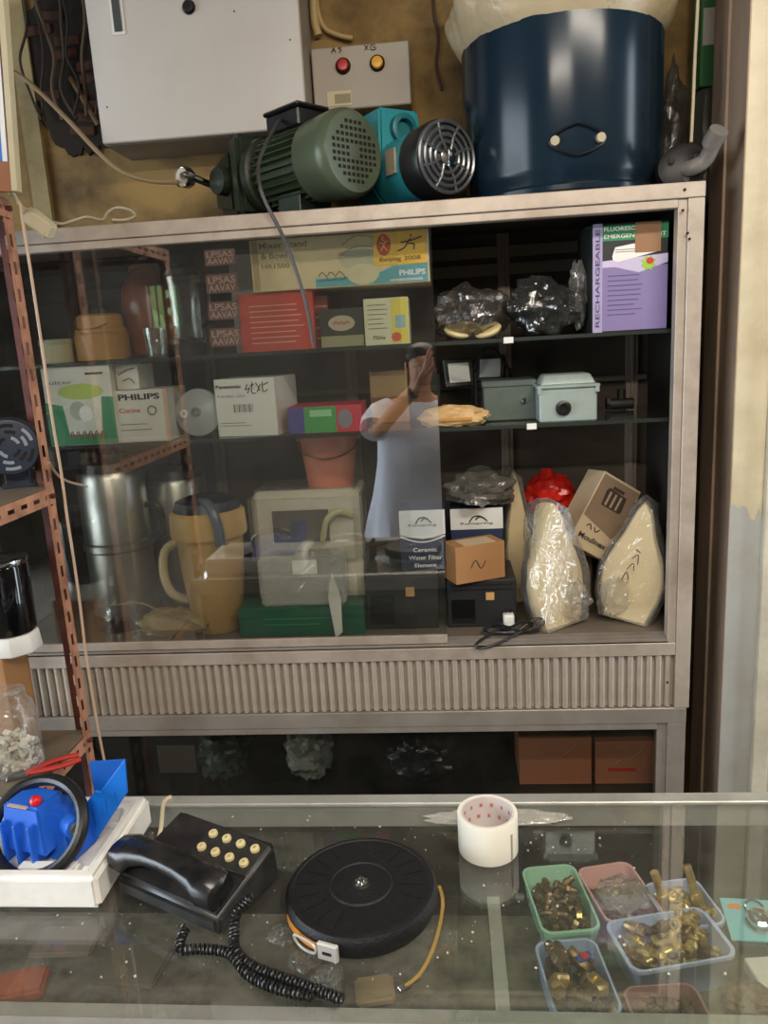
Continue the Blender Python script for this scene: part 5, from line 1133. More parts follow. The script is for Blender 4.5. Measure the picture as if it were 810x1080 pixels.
# blue controller with a black ring
rc = W(40, 876, -0.80)
BLUE = mat('vivid_blue_plastic', (34, 96, 200), 0.38, 0, 0.08, 8)
s = (W(50, 876, -0.80)-rc).length/10
t = thing('pump_controller', 'bright blue controller with a black ring handle lying in the foam tray', 'controller', rc)
RM = TR(0, 0, 0.006) @ RZ(radians(-12)) @ RX(radians(50)) 
MB(RM).tube([(52*s*cos(2*pi*i/40), 46*s*sin(2*pi*i/40), 0) for i in range(40)], 6.4*s, 10, True).build('ring', BLACK, t)
MB(RM).slab([(-56*s, -36*s), (-20*s, -46*s), (-40*s, -62*s), (-70*s, -70*s), (-82*s, -50*s)], -4*s, 4*s).build('ring_tail', BLACK, t, 0.003)
MB(RZ(radians(-14))).frustum(-58*s, 36*s, 2*s, 48*s, -36*s, 18*s, 8*s, 7*s).build('housing', BLUE, t, 0.006, seg=2)
MB(RZ(radians(-14))).frustum(-40*s, 18*s, -12*s, 34*s, -20*s, 30*s, 7*s, 5*s).build('cover', BLUE, t, 0.004, seg=2)
for q in (-30, -14, 4): MB(RZ(radians(-14))).box((q-1.5)*s, (q+1.5)*s, -17*s, 4*s, -30*s, 14*s).build('rib', BLUE, t, 0.001)
MB(RZ(radians(-14)) @ TR(4*s, 0, 34*s)).blob((0, 0, 0), (6*s, 6*s, 6*s), amp=0.05, nu=18, nv=12).build('red_knob', mat('red_knob_plastic', (196, 26, 36), 0.3), t)
MB(RZ(radians(-14))).cyl((28*s, 14*s, 4*s), (42*s, 8*s, 4*s), 11*s, n=24).build('port', BLUE, t)
MB(RZ(radians(-14))).cyl((40*s, 9*s, 4*s), (44*s, 7.4*s, 4*s), 7*s, n=20).build('brass_insert', BRASS, t)
MB(RZ(radians(-14))).box(-26*s, -2*s, -8*s, 10*s, 28.5*s, 29.5*s).build('label_sheet', mat('pale_tan_label', (190, 160, 138), 0.5), t, smooth=0)
zl_ = tray_z-rc.z
MB().box(-40*s, 30*s, 14*s, 40*s, zl_, -34*s).build('base_block', mat('deep_blue_plastic', (24, 66, 150), 0.4), t, 0.002)
# folded blue plate standing in the tray
def zpix(pts, off): return [(lambda q: (q.x, q.z))(W(x/4.05, 820+y/4.05, off)) for x, y in pts]
Yp = ty0+0.115
t = thing('blue_bracket', 'folded bright blue plastic plate standing upright in the foam tray', 'bracket', (0, 0, 0))
BL2 = mat('bright_blue_plate', (20, 112, 214), 0.4, 0, 0.06, 8)
fp = zpix([(545, 10), (556, 150), (410, 372), (383, 192), (418, 142), (440, 147)], Yp)
bp_ = zpix([(395, 20), (545, 10), (440, 150), (415, 145)], Yp+0.004)
lowp = min(z for x, z in fp)
dz_ = tray_z-lowp
MB().prism([(x, z+dz_) for x, z in fp], Yp, Yp+0.0035).build('front_panel', BL2, t, 0.0008, smooth=0)
MB().prism([(x, z+dz_) for x, z in bp_], Yp+0.0036, Yp+0.007).build('rear_flap', mat('shaded_blue_plate', (16, 86, 176), 0.4), t, 0.0006, smooth=0)  # inner side of the fold, its shade painted as a darker blue
for k in range(3):
    x0_, z0_ = fp[3][0]+0.010+0.016*k, fp[3][1]+dz_-0.006+0.012*k
    MB().prism(rectp(x0_, z0_-0.03, x0_+0.004, z0_), Yp-0.0022, Yp-0.0001).build('stiffening_rib', BL2, t, smooth=0)
t.location = (0, 0, 0)
# cord end beside the tray
pts = [G(166, 888, CTL+0.004), G(170, 872, CTL+0.012), W(174, 856, CB-0.03), W(181, 840, CB-0.015)]
tag(MB().tube([(q.x, q.y, max(q.z, CTL+0.0035)) for q in pts], 0.0034, 8, smooth=5).build('phone_line', mat('ivory_line', (200, 188, 156), 0.45), None), 'ivory phone line rising over the counter back rail', 'cord')

# desk telephone
A_, B_, C_, D_ = (G(x, y, CTL) for x, y in ((122, 945), (228, 986), (302, 930), (196, 884)))
ctrp = (A_+B_+C_+D_)/4
ex = ((B_-A_)+(C_-D_)); ang = atan2(ex.y, ex.x)
pl_ = ((B_-A_).length+(C_-D_).length)/2; pd_ = ((D_-A_).length+(C_-B_).length)/2
PHB = mat('phone_black', (30, 30, 32), 0.38, 0, 0.25, 14, 0.05, (74, 70, 64), 0.35, 24)
t = thing('desk_telephone', 'dusty black corded telephone with cream keys on the counter', 'telephone', (ctrp.x, ctrp.y, CTL), ang)
hx, hy = pl_/2, pd_/2
# wedge base: low at the front (handset side rests on the near edge)
vs_ = [(-hx, -hy, 0), (hx, -hy, 0), (hx, hy, 0), (-hx, hy, 0), (-hx, -hy, 0.030), (hx, -hy, 0.030), (hx*0.97, hy*0.96, 0.060), (-hx*0.97, hy*0.96, 0.060)]
MB().add(vs_, [(3, 2, 1, 0), (4, 5, 6, 7), (0, 1, 5, 4), (1, 2, 6, 5), (2, 3, 7, 6), (3, 0, 4, 7)]).build('base', PHB, t, 0.008, seg=3)
slope = atan2(0.030, 2*hy)
TP = TR(0, -hy, 0.030) @ RX(slope)             # top plane frame: x along, y up the slope
kp = MB(TP).box(-hx*0.16, hx*0.94, hy*1.0, hy*1.84, 0.0005, 0.003).build('key_plate', mat('key_plate_black', (40, 39, 38), 0.5, 0, 0.2, 20), t, 0.001)
KEY = mat('cream_keys', (206, 190, 140), 0.45, 0, 0.08, 20)
digits = ['1', '2', '3', '4', '5', '6', '7', '8', '9', '0']
for r_ in range(2):
    for c_ in range(4):
        kx_, ky_ = hx*(-0.02+0.27*c_), hy*(1.24+0.38*r_)
        k_ = MB(TP @ TR(kx_, ky_, 0.003)).lathe([(0.0062, 0), (0.0068, 0.001), (0.0064, 0.005), (0.005, 0.006), (0, 0.006)], 18).build('key', KEY, t)
        me, tw, tth = text_mesh(digits[r_*4+c_], 0.01); md = me.copy(); md.transform(TP @ TR(kx_, ky_, 0.0093) @ Matrix.Diagonal((0.0055, 0.0055, 1, 1))); md.materials.append(INK); link('numeral', md, k_)
for c_ in range(3):
    MB(TP @ TR(hx*(0.22+0.22*c_), hy*0.74, 0.001)).box(-0.006, 0.006, -0.004, 0.004, 0, 0.004).build('function_key', BLACK, t, 0.001)
# handset lying along the near side
hl = hx*1.02
HM = TR(-hx*0.12, -hy*0.62, 0.032) @ RX(slope*0.5)
vs_ = []; fs_ = []; n = 16
prof_h = [(-1.0, 0.010, 0.016, 0.014), (-0.97, 0.024, 0.022, 0.018), (-0.72, 0.028, 0.025, 0.022), (-0.58, 0.022, 0.018, 0.030), (-0.3, 0.019, 0.0135, 0.037), (0.0, 0.0185, 0.013, 0.039), (0.3, 0.019, 0.0135, 0.037), (0.58, 0.022, 0.018, 0.030), (0.72, 0.028, 0.025, 0.022), (0.97, 0.024, 0.022, 0.018), (1.0, 0.010, 0.016, 0.014)]
for u, wy, wz, zc2 in prof_h:
    for i in range(n):
        a = 2*pi*i/n; c2, s2 = cos(a), sin(a)
        vs_.append((hl*u, wy*(abs(c2)**0.7)*(1 if c2 > 0 else -1), zc2+wz*(abs(s2)**0.7)*(1 if s2 > 0 else -1)*0.85))
for k in range(len(prof_h)-1):
    for i in range(n): fs_.append((k*n+i, k*n+(i+1) % n, (k+1)*n+(i+1) % n, (k+1)*n+i))
fs_ += [tuple(range(n))[::-1], tuple((len(prof_h)-1)*n+i for i in range(n))]
MB(HM).add(vs_, fs_).build('handset', mat('handset_black', (20, 20, 22), 0.28, 0, 0.2, 14, 0.02, (70, 66, 60), 0.25, 24), t, smooth=60)
# coiled cord in world space
def coil(path, r, turns, wr, n=14):
    P = catmull(path, 10); L = [0]
    for i in range(1, len(P)): L.append(L[-1]+(P[i]-P[i-1]).length)
    tot = L[-1]; out = []; N_ = int(turns*n); k = 0
    nrm = Vector((0, 0, 1))
    for i in range(N_+1):
        d = tot*i/N_
        while k < len(L)-2 and L[k+1] < d: k += 1
        f_ = (d-L[k])/max(1e-9, L[k+1]-L[k]); c2 = P[k].lerp(P[k+1], f_); tg = (P[k+1]-P[k]).normalized()
        nrm = (nrm-tg*nrm.dot(tg)).normalized(); bn = tg.cross(nrm); a = 2*pi*i/n
        out.append(c2+nrm*cos(a)*r+bn*sin(a)*r)
    return MB().tube(out, wr, 6)
inv = (Matrix.Translation(t.location) @ RZ(ang)).inverted()
zc1 = CTL+0.0078
path1 = [inv @ q for q in [W(265, 945, G(265, 958, CTL+0.03).y)]+[G(250, 962, CTL+0.03), G(247, 985, CTL+0.012), G(249, 1003, zc1), G(266, 1019, zc1), G(300, 1032, zc1), G(334, 1044, zc1), G(362, 1055, zc1)]]
coil(path1, 0.0052, 46, 0.0019).build('coiled_cord', BLACK, t)
path2 = [inv @ q for q in [G(196, 978, CTL+0.012), G(190, 1000, zc1), G(215, 1001, zc1), G(242, 1006, zc1+0.004), G(262, 1028, zc1-0.001), G(290, 1042, zc1-0.001), G(330, 1052, zc1)]]
coil(path2, 0.0050, 40, 0.0018).build('coiled_cord', BLACK, t)

# measuring tape reel
rc = G(381, 934, CTL+0.030); s = (G(391, 934, CTL+0.030)-rc).length/10
RR = 80*s
RB = mat('reel_black', (20, 20, 21), 0.5, 0, 0.25, 60, 0.35, spec=0.3)
t = thing('tape_reel', 'round black measuring tape reel lying on the counter glass', 'tape measure', (rc.x, rc.y, CTL))
MB().lathe([(0, 0.001), (RR*0.86, 0.0), (RR*0.95, 0.004), (RR*0.99, 0.012), (RR, 0.020), (RR*0.985, 0.028), (RR*0.95, 0.033), (RR*0.90, 0.034), (RR*0.885, 0.0325), (RR*0.42, 0.0330), (RR*0.40, 0.0350), (RR*0.385, 0.0335), (RR*0.12, 0.0335), (RR*0.10, 0.035), (0, 0.035)], 72).build('case', RB, t, smooth=30)
for k in range(40):
    a = 2*pi*k/40
    MB(RZ(a)).box(RR*(0.50+0.04*((k*7) % 3)), RR*(0.80+0.02*(k % 3)), -0.0006, 0.0006, 0.0325, 0.0337).build('grip_ridge', RB, t, smooth=0) if k % 2 == 0 else None
MB().lathe([(0, 0.035), (0.009, 0.035), (0.0085, 0.0365), (0.0045, 0.037), (0.004, 0.042), (0, 0.043)], 20).build('hub_screw', CHROME, t)
a_ = atan2(G(348, 990, CTL+0.015).y-rc.y, G(348, 990, CTL+0.015).x-rc.x)
TPY = mat('yellow_tape', (206, 132, 40), 0.4, 0, 0.2, 30)
MB().lathe([(RR*0.985, 0.010), (RR*1.004, 0.010), (RR*1.004, 0.021), (RR*0.985, 0.021)], 20, None, False, False, a_-0.75, a_+0.05).build('tape_window', TPY, t)
cl = MB(RZ(a_+0.09) @ TR(RR*1.004, 0, 0.016)).box(-0.002, 0.005, -0.014, 0.014, -0.012, 0.012).build('metal_clip', mat('nickel_clip', (206, 204, 198), 0.35, 0.35), t, 0.002)
MB(RZ(a_+0.09) @ TR(RR*1.004, 0, 0.016)).box(0.0052, 0.006, -0.006, 0.006, -0.002, 0.002).build('clip_slot', SLOT, cl, smooth=0)
MB(RZ(a_-0.20) @ TR(RR*1.012, 0, 0.015)).tube([(0.0, -0.020, -0.009), (0.004, -0.020, 0.006), (0.004, 0.012, 0.008), (0.003, 0.014, -0.004), (0.002, -0.004, -0.010)], 0.0017, 6, True, 4).build('hook_loop', mat('nickel_clip', (206, 204, 198), 0.35, 0.35), t)
ew_ = [G(x, y, z) for x, y, z in ((463, 934, CTL+0.012), (467, 950, CTL+0.012), (464, 975, CTL+0.010), (455, 1005, CTL+0.009), (442, 1028, CTL+0.008), (427, 1040, CTL+0.0065))]
inv = Matrix.Translation(t.location).inverted()
MB().tube([inv @ q for q in ew_], 0.0026, 6, smooth=5, flat=0.25).build('tape_end', mat('gold_tape', (206, 170, 98), 0.25, 0.6, 0.15, 30), t)
MB(TR(*(inv @ ew_[-1]))).box(-0.008, 0.006, -0.004, 0.004, -0.0035, 0.0005, RZ(0.6)).build('end_hook', CHROME, t, 0.0008)

# roll of white packing tape, clear bag under it
pc = G(515, 894, CTL); s = (G(525, 894, CTL)-pc).length/10
zt_ = CTL
t = thing('packing_tape_roll', 'roll of white packing tape standing on the counter glass', 'tape roll', (pc.x, pc.y, zt_))
ro = 31.5*s; hh_ = 0.060
MB().lathe([(ro*0.875, 0.001), (ro*0.99, 0), (ro, 0.001), (ro, hh_-0.001), (ro*0.99, hh_), (ro*0.885, hh_), (ro*0.875, hh_-0.001), (ro*0.875, 0.001)], 56, None, False, False).build('tape_winding', mat('white_tape', (224, 220, 206), 0.35, 0, 0.05, 10), t)
MB().lathe([(ro*0.825, 0.0), (ro*0.872, 0.0), (ro*0.872, hh_), (ro*0.825, hh_), (ro*0.825, 0.0)], 48, None, False, False).build('paper_core', mat('printed_core', (206, 196, 192), 0.6, 0, 0.05, 20), t)
b = MB()
for k in range(14):
    a = 2*pi*k/14
    for j in range(2): b.box(ro*0.822, ro*0.8245, -0.004, 0.004, hh_-0.016-0.018*j, hh_-0.010-0.018*j, RZ(a+0.12*j))
o = b.build('core_print', mat('pink_print', (190, 110, 120), 0.6), t, smooth=0); o['kind'] = 'stuff'
q = W(541, 890, pc.y-ro*0.5)
MB(RZ(-0.75)).box(ro-0.0002, ro+0.0012, -0.0015, 0.0015, 0.002, hh_*0.72).build('tape_tail', mat('tail_shadow', (150, 142, 128), 0.5), t)
a, c = G(446, 868, CTL), G(604, 866, CTL)
mid = (a+c)/2
tag(link('clear_bag', MB().blob((0, 0, 0.004), ((c.x-a.x)/2, 0.020, 0.0055), amp=0.25, freq=2.6, seed=81, ridg=0.15, flat_base=0.0006, nu=44, nv=16).mesh('clear_bag'), None, (mid.x, pc.y+ro+0.024, CTL)), 'flat clear plastic bag behind the packing tape roll', 'bag').data.materials.append(FILM2)
# crumbs on the counter glass
b = MB(); rn = random.Random(21)
for k in range(240):
    x = rn.uniform(-0.62, 0.30); y = rn.uniform(-1.0, -0.66)
    s_ = 0.0004+0.0010*rn.random()**3
    b.box(-s_, s_, -s_, s_, 0, s_, TR(x, y, CTL+(0.002 if x > -0.03 and y < pe.y else 0)) @ RZ(rn.random()*3))
o = tag(b.build('dust_crumbs', mat('pale_crumbs', (190, 184, 168), 0.7), None, smooth=0), 'scattered pale crumbs and grit on the counter glass', 'crumbs'); o['kind'] = 'stuff'

# ================================================================== inside the counter
SHZ = SH-0.0008
def tub(label, corners, col, hgt=0.050, flare=0.80, key=None):
    Z = SHZ+hgt
    P = [G(x, y, Z) for x, y in corners]; c = sum(P, Vector())/4
    exv = (P[1]-P[0])+(P[2]-P[3]); an = atan2(exv.y, exv.x)
    w = ((P[1]-P[0]).length+(P[2]-P[3]).length)/2; d = ((P[3]-P[0]).length+(P[2]-P[1]).length)/2
    t = thing('plastic_tub', label, 'tub', (c.x, c.y, SHZ), an, 'plastic tubs of fittings in the counter')
    def rr(w, d, r, n=5):
        o = []
        for cx, cy, a0 in ((w/2-r, d/2-r, 0), (-w/2+r, d/2-r, pi/2), (-w/2+r, -d/2+r, pi), (w/2-r, -d/2+r, 3*pi/2)):
            for i in range(n+1): o.append((cx+r*cos(a0+pi/2*i/n), cy+r*sin(a0+pi/2*i/n)))
        return o
    lev = [(rr(w*flare, d*flare, 0.012), 0.0), (rr(w*0.97, d*0.97, 0.016), hgt-0.006), (rr(w, d, 0.017), hgt-0.005), (rr(w, d, 0.017), hgt), (rr(w*0.93, d*0.93, 0.015), hgt), (rr(w*flare*0.95, d*flare*0.95, 0.011), 0.003)]
    n = len(lev[0][0]); vs_ = [(x, y, z) for o, z in lev for x, y in o]; fs_ = [tuple(range(n))[::-1], tuple((len(lev)-1)*n+i for i in range(n))]
    for k in range(len(lev)-1):
        for i in range(n): fs_.append((k*n+i, k*n+(i+1) % n, (k+1)*n+(i+1) % n, (k+1)*n+i))
    MB().add(vs_, fs_).build('tub_shell', mat(key, col, 0.4, 0, 0.05, 10), t, smooth=50)
    return t, w*flare, d*flare, an, hgt
def hexprof(): return None
def fit_barb():
    b = MB(); b.lathe([(0.006, 0), (0.0068, 0.001), (0.0068, 0.008), (0.006, 0.009)], 6).lathe([(0.0042, 0.009), (0.0052, 0.010), (0.0042, 0.014), (0.0052, 0.015), (0.0042, 0.019), (0.0052, 0.020), (0.004, 0.025), (0.0028, 0.025), (0.0028, 0.010)], 12, None, False, False).lathe([(0.0048, -0.010), (0.005, -0.009), (0.005, 0.0), (0.003, 0.0)], 12)
    return b
def fit_nut():
    return MB().lathe([(0.0035, 0.0), (0.0075, 0.0), (0.0075, 0.008), (0.0035, 0.008), (0.0035, 0.0)], 6, None, False, False)
def fit_elbow():
    b = MB(); b.tube([(0, 0, 0), (0, 0, 0.010), (0.004, 0, 0.014), (0.014, 0, 0.014)], 0.0052, 10).cyl((0.012, 0, 0.014), (0.018, 0, 0.014), 0.007, n=6); return b
def fit_union():
    b = MB(); b.lathe([(0.0045, -0.013), (0.0052, -0.012), (0.0052, -0.004), (0.0075, -0.004), (0.0075, 0.004), (0.0052, 0.004), (0.0052, 0.012), (0.0045, 0.013), (0.003, 0.013), (0.003, 0.0)], 8, None, True, False); return b
FIT = {}
for nm, fn in (('barb', fit_barb), ('nut', fit_nut), ('elbow', fit_elbow), ('union', fit_union)):
    for mk, m_ in (('b', BRASS), ('d', BRASSD)):
        me = fn().mesh('fitting_'+nm); me.materials.append(m_); FIT[nm+mk] = me
def pile(tub_, kinds, n, label, group, name='pipe_fitting', scale=1.0, seed=0, top=0.0):
    t, w, d, an, hgt = tub_
    rn = random.Random(seed); cols = max(2, int(w*0.90/(0.0165*scale))); rows = max(2, int(d*0.90/(0.0165*scale)))
    cells = [(i, j, l) for l in range(4) for i in range(cols) for j in range(rows)]
    k = 0
    for i, j, l in cells:
        if k >= n: break
        if l and rn.random() < 0.15: continue
        x = ((i+0.5)/cols-0.5)*w*0.86+rn.uniform(-0.003, 0.003); y = ((j+0.5)/rows-0.5)*d*0.86+rn.uniform(-0.003, 0.003)
        kd = rn.choice(kinds); o = link(name, FIT[kd], None)
        q = RZ(an) @ Vector((x, y, 0))
        o.location = (t.location.x+q.x, t.location.y+q.y, SHZ+0.0115*scale+0.002+0.0125*l*scale+rn.uniform(0, 0.003))
        o.rotation_euler = (rn.choice((pi/2, 1.2, 1.8))+rn.uniform(-0.25, 0.25), rn.uniform(-0.3, 0.3), rn.random()*2*pi); o.scale = (scale,)*3
        tag(o, (('dark ' if kd[-1] == 'd' else 'bright ')+label) % {'barb': 'barbed hose tail', 'nut': 'hex nut', 'elbow': 'elbow', 'union': 'union'}[kd[:-1]], 'fitting', group+', '+kd[:-1]+('dark' if kd[-1] == 'd' else '')); k += 1
MINT = (150, 196, 168); PINKT = (206, 160, 156); LAV = (172, 184, 214)
tg = tub('mint green tub of dark nuts in the counter', ((555, 914), (611, 911), (629, 980), (566, 988)), MINT, 0.05, 0.84, 'mint_plastic')
pile(tg, ['nutd', 'uniond', 'barbd', 'nutb'], 78, 'brass %s piled in the mint green tub', 'fittings in the mint green tub', seed=1, scale=0.95)
tp = tub('pink tub half covered by a clear bag behind the others', ((616, 912), (672, 910), (692, 962), (632, 980)), PINKT, 0.05, 0.84, 'pink_plastic')
pile(tp, ['uniond', 'barbd'], 24, 'brass %s piled in the pink tub', 'fittings in the pink tub', seed=2)
tb = tub('lavender tub at the back, partly behind the front lavender tub', ((684, 930), (738, 926), (764, 972), (700, 984)), LAV, 0.05, 0.84, 'lavender_plastic')
pile(tb, ['barbb', 'elbowb', 'unionb'], 22, 'brass %s heaped in the rear lavender tub', 'fittings in the rear lavender tub', seed=3, scale=1.25)
tf = tub('wide lavender tub heaped with brass hose fittings in front', ((643, 968), (744, 958), (776, 1004), (660, 1032)), LAV, 0.058, 0.80, 'lavender_plastic')
tf[0].location.z += 0.0
pile(tf, ['barbb', 'barbb', 'elbowb', 'uniond', 'unionb', 'barbd'], 84, 'brass %s heaped in the wide front lavender tub', 'fittings in the wide lavender tub', seed=4, scale=1.15)
tl = tub('lavender tub of large brass parts left of the wide one', ((568, 993), (632, 988), (654, 1070), (580, 1076)), (158, 172, 204), 0.05, 0.86, 'lavender_plastic_dim')
pile(tl, ['uniond', 'elbowd', 'barbd', 'elbowb'], 20, 'large brass %s in the left lavender tub', 'parts in the left lavender tub', seed=5, scale=1.5)
tq = tub('dark pink tub of blackened nuts at the counter front edge', ((656, 1040), (736, 1036), (752, 1084), (672, 1092)), (150, 110, 106), 0.05, 0.86, 'dim_pink_plastic')
pile(tq, ['nutd', 'uniond'], 36, 'blackened %s in the dark pink tub', 'nuts in the dark pink tub', seed=6)
# clear bag on the pink tub, two long brass nipples sticking up
q = G(658, 945, SHZ+0.060)
tag(link('clear_bag', MB().blob((0, 0, 0.012), (0.038, 0.036, 0.014), amp=0.30, freq=2.0, seed=91, ridg=0.06, nu=40, nv=22).mesh('clear_bag'), None, (q.x, q.y, SHZ+0.051)), 'crumpled clear plastic bag lying on the pink tub', 'bag').data.materials.append(FILM)
for (x0, y0, x1, y1, lb) in ((690, 920, 700, 948, 'left of the pair'), (724, 912, 736, 950, 'right of the pair')):
    a = G(x0, y0, SHZ+0.095); c = G(x1, y1, SHZ+0.05)
    t = thing('brass_nipple', 'long brass pipe nipple standing up from the rear lavender tub, '+lb, 'fitting', c)
    d_ = (a-c)
    MB().cyl((0, 0, 0), d_, 0.0065, n=16).build('nipple_pipe', BRASS, t)
    MB().cyl(d_*-0.25, d_*0.2, 0.0105, n=6).build('hex_collar', BRASS, t)
# small red and blue packet in left tub
q = G(616, 1012, SHZ+0.05)
t = thing('small_packet', 'tiny blue and red packet lying in the left lavender tub', 'packet', (q.x, q.y, SHZ+0.052), 0.5)
MB().box(-0.012, 0.012, -0.006, 0.006, 0, 0.004).build('packet_body', mat('packet_blue', (60, 76, 150), 0.4), t, 0.001)
MB().box(-0.004, 0.006, -0.0055, 0.0055, 0.0042, 0.0048).build('red_mark', SEAL, t, smooth=0)
# blister card with chrome cartridge
q = G(792, 968, SHZ+0.045)
t = thing('blister_card', 'turquoise blister card with a chrome fitting at the right edge of the counter', 'card', (q.x, q.y, SHZ+0.043), rot=(radians(14), 0, radians(-4)))
MB().box(-0.036, 0.046, -0.036, 0.032, -0.001, 0.0015).build('card_sheet', mat('turquoise_card', (120, 186, 196), 0.45, 0, 0.06, 8), t, 0.0004)
MB().box(-0.028, -0.010, 0.014, 0.022, 0.0016, 0.0022).build('orange_label', mat('orange_label', (226, 118, 40), 0.5), t, smooth=0)
MB().lathe([(0.018, 0.002), (0.018, 0.006), (0.014, 0.008), (0.014, 0.011), (0.016, 0.012), (0.016, 0.018), (0.011, 0.020), (0.011, 0.026), (0.006, 0.027), (0.006, 0.015), (0, 0.015)], 28, TR(0.008, -0.008, 0)).build('chrome_fitting', CHROME, t)
MB().tube([(0.008+0.013*cos(2*pi*i/20), 0.014+0.013*sin(2*pi*i/20), 0.005) for i in range(20)], 0.002, 6, True).build('chrome_ring', CHROME, t)
MB().box(-0.02, 0.02, -0.02, 0.02, -0.033, -0.0012).build('support_foot', mat('turquoise_back', (90, 130, 140), 0.5), t)
# white slip and brown bits at right edge
q = G(806, 1020, SHZ+0.03)
tag(MB(TR(q.x, q.y, SHZ) @ RZ(0.1)).box(-0.014, 0.03, -0.03, 0.03, 0, 0.020).build('white_packet', PAPERW, None, 0.002), 'small white packet below the turquoise card at the right edge', 'packet')
q = G(790, 1050, SHZ+0.02)
tag(link('brown_lump', MB().blob((0, 0, 0.015), (0.034, 0.026, 0.016), amp=0.25, freq=3, seed=95, ridg=0.15, flat_base=0).mesh('brown_lump'), None, (q.x, q.y, SHZ)), 'brown paper lump of parts at the right end of the counter front', 'packet').data.materials.append(mat('brown_lump_paper', (112, 88, 66), 0.5, 0, 0.25, 20, 0.2))
# dim stock on the left side of the counter shelf
def pack(label, px, py, w, d, h, m, rz, nm='stock_packet', z=SHZ):
    q = G(px, py, z+h)
    o = MB().box(-w/2, w/2, -d/2, d/2, 0, h).build(nm, m, None, min(0.004, h*0.3), seg=2); o.location = (q.x, q.y, z); o.rotation_euler = (0, 0, rz)
    return tag(o, label, 'packet')
pack('tan paper packet under the glass in front of the reel', 395, 1040, 0.055, 0.045, 0.015, mat('dim_tan_packet', (150, 128, 92), 0.6), 0.2)
pack('rusty red packet under the glass at the left front corner', 22, 1034, 0.07, 0.05, 0.02, mat('rust_red_packet', (140, 70, 44), 0.6), 0.25)
pack('dull olive packet under the glass left of the telephone cord', 140, 1015, 0.10, 0.07, 0.012, mat('dull_olive_packet', (84, 80, 64), 0.55, 0, 0.3, 20), -0.1)
pack('grey card packet under the glass near the foam tray', 70, 990, 0.10, 0.06, 0.010, mat('warm_grey_packet', (110, 100, 88), 0.5, 0, 0.2, 20), 0.05)
for k, (px, py) in enumerate(((300, 985), (322, 1012), (345, 1030))):
    q = G(px, py, SHZ+0.01)
    t = thing('parts_bag', 'small clear bag of shiny screws under the glass, %s the reel' % ('tucked left below', 'nearest the clip of', 'lowest before')[k], 'bag', (q.x, q.y, SHZ), 0.4*k, 'clear bags of screws under the glass')
    MB().blob((0, 0, 0.009), (0.026, 0.020, 0.010), amp=0.25, freq=3, seed=100+k, ridg=0.15, flat_base=0.0004, nu=30, nv=16).build('bag_film', FILM, t)
    rn = random.Random(k)
    for j in range(7):
        x, y = rn.uniform(-0.014, 0.014), rn.uniform(-0.010, 0.010)
        MB(TR(x, y, 0.005) @ RZ(rn.random()*6) @ RY(pi/2)).lathe([(0.0018, -0.006), (0.0018, 0.004), (0.0035, 0.004), (0.0035, 0.006), (0, 0.006)], 8).build('screw', CHROME, t)

# ================================================================== ceiling lamps
for q, (lx, ly, lz) in enumerate(LAMPS):
    t = thing('ceiling_lamp', 'white tube lamp on the ceiling %s' % ('above the photographer', 'toward the right wall'), 'lamp', (lx, ly, 2.9)) if False else thing('ceiling_lamp', 'white tube lamp hanging from the ceiling '+('above the photographer', 'toward the right wall')[q], 'lamp', (lx, ly, 2.9))
    MB().box(-0.63, 0.63, -0.06, 0.06, lz-2.9-0.03, lz-2.9+0.03).build('lamp_housing', WHITEP, t, 0.004)
    for x in (-0.45, 0.45): MB().cyl((x, 0, lz-2.9+0.03), (x, 0, -0.0005), 0.008, n=10).build('hanger_rod', CHROME, t)
    MB().cyl((-0.58, 0, lz-2.9-0.045), (0.58, 0, lz-2.9-0.045), 0.013, n=14).build('tube', mat('lit_tube', (255, 246, 232), 0.5, 0, 0.0, 4, emit=4.0), t)
SC.cycles.transparent_max_bounces = 40

# ================================================================== the photographer, seen mirrored in the sliding glass
SKIN = mat('skin', (198, 142, 112), 0.5, 0, 0.06, 12)
SHIRT = mat('pale_lavender_cotton', (228, 230, 242), 0.8, 0, 0.04, 12, 0.15)
TROUS = mat('dark_slate_cloth', (52, 58, 68), 0.8, 0, 0.1, 20, 0.1)
HAIR = mat('black_hair', (22, 19, 18), 0.5, 0, 0.3, 60, 0.3)
PX0, PY0 = -0.15, -2.03
man = thing('person', 'person in a pale t-shirt and dark trousers raising a phone to photograph', 'person', (PX0, PY0, 0))
def skin_mesh(name, V, E_, m, parent, sub=2):
    me = bpy.data.meshes.new(name); me.from_pydata([v[:3] for v in V], E_, []); me.update()
    ob = bpy.data.objects.new(name, me); COL.objects.link(ob)
    ob.modifiers.new('skin', 'SKIN')
    if not me.skin_vertices:
        bm = bmesh.new(); bm.from_mesh(me); bm.verts.layers.skin.verify(); bm.to_mesh(me); bm.free()
    for i, v in enumerate(V):
        r = v[3]; me.skin_vertices[0].data[i].radius = r if isinstance(r, tuple) else (r, r)
        me.skin_vertices[0].data[i].use_root = (i == 0)
    sb = ob.modifiers.new('sub', 'SUBSURF'); sb.levels = sub
    dg = bpy.context.evaluated_depsgraph_get(); dg.update()
    m2 = bpy.data.meshes.new_from_object(ob.evaluated_get(dg)); bpy.data.objects.remove(ob); m2.name = name
    m2.materials.clear(); m2.materials.append(m); m2.shade_smooth()
    return link(name, m2, parent)
V = [(0, 0, 0.86, (0.15, 0.105)), (0, 0, 1.00, (0.13, 0.09)), (0, 0.0, 1.17, (0.145, 0.10)), (0.005, 0.0, 1.285, (0.085, 0.065)), (0.015, 0.018, 1.36, 0.047), (0.03, 0.045, 1.415, (0.05, 0.058)), (0.035, 0.045, 1.48, (0.068, 0.082)), (0.035, 0.035, 1.535, (0.058, 0.070))]
E_ = [(0, 1), (1, 2), (2, 3), (3, 4), (4, 5), (5, 6), (6, 7)]
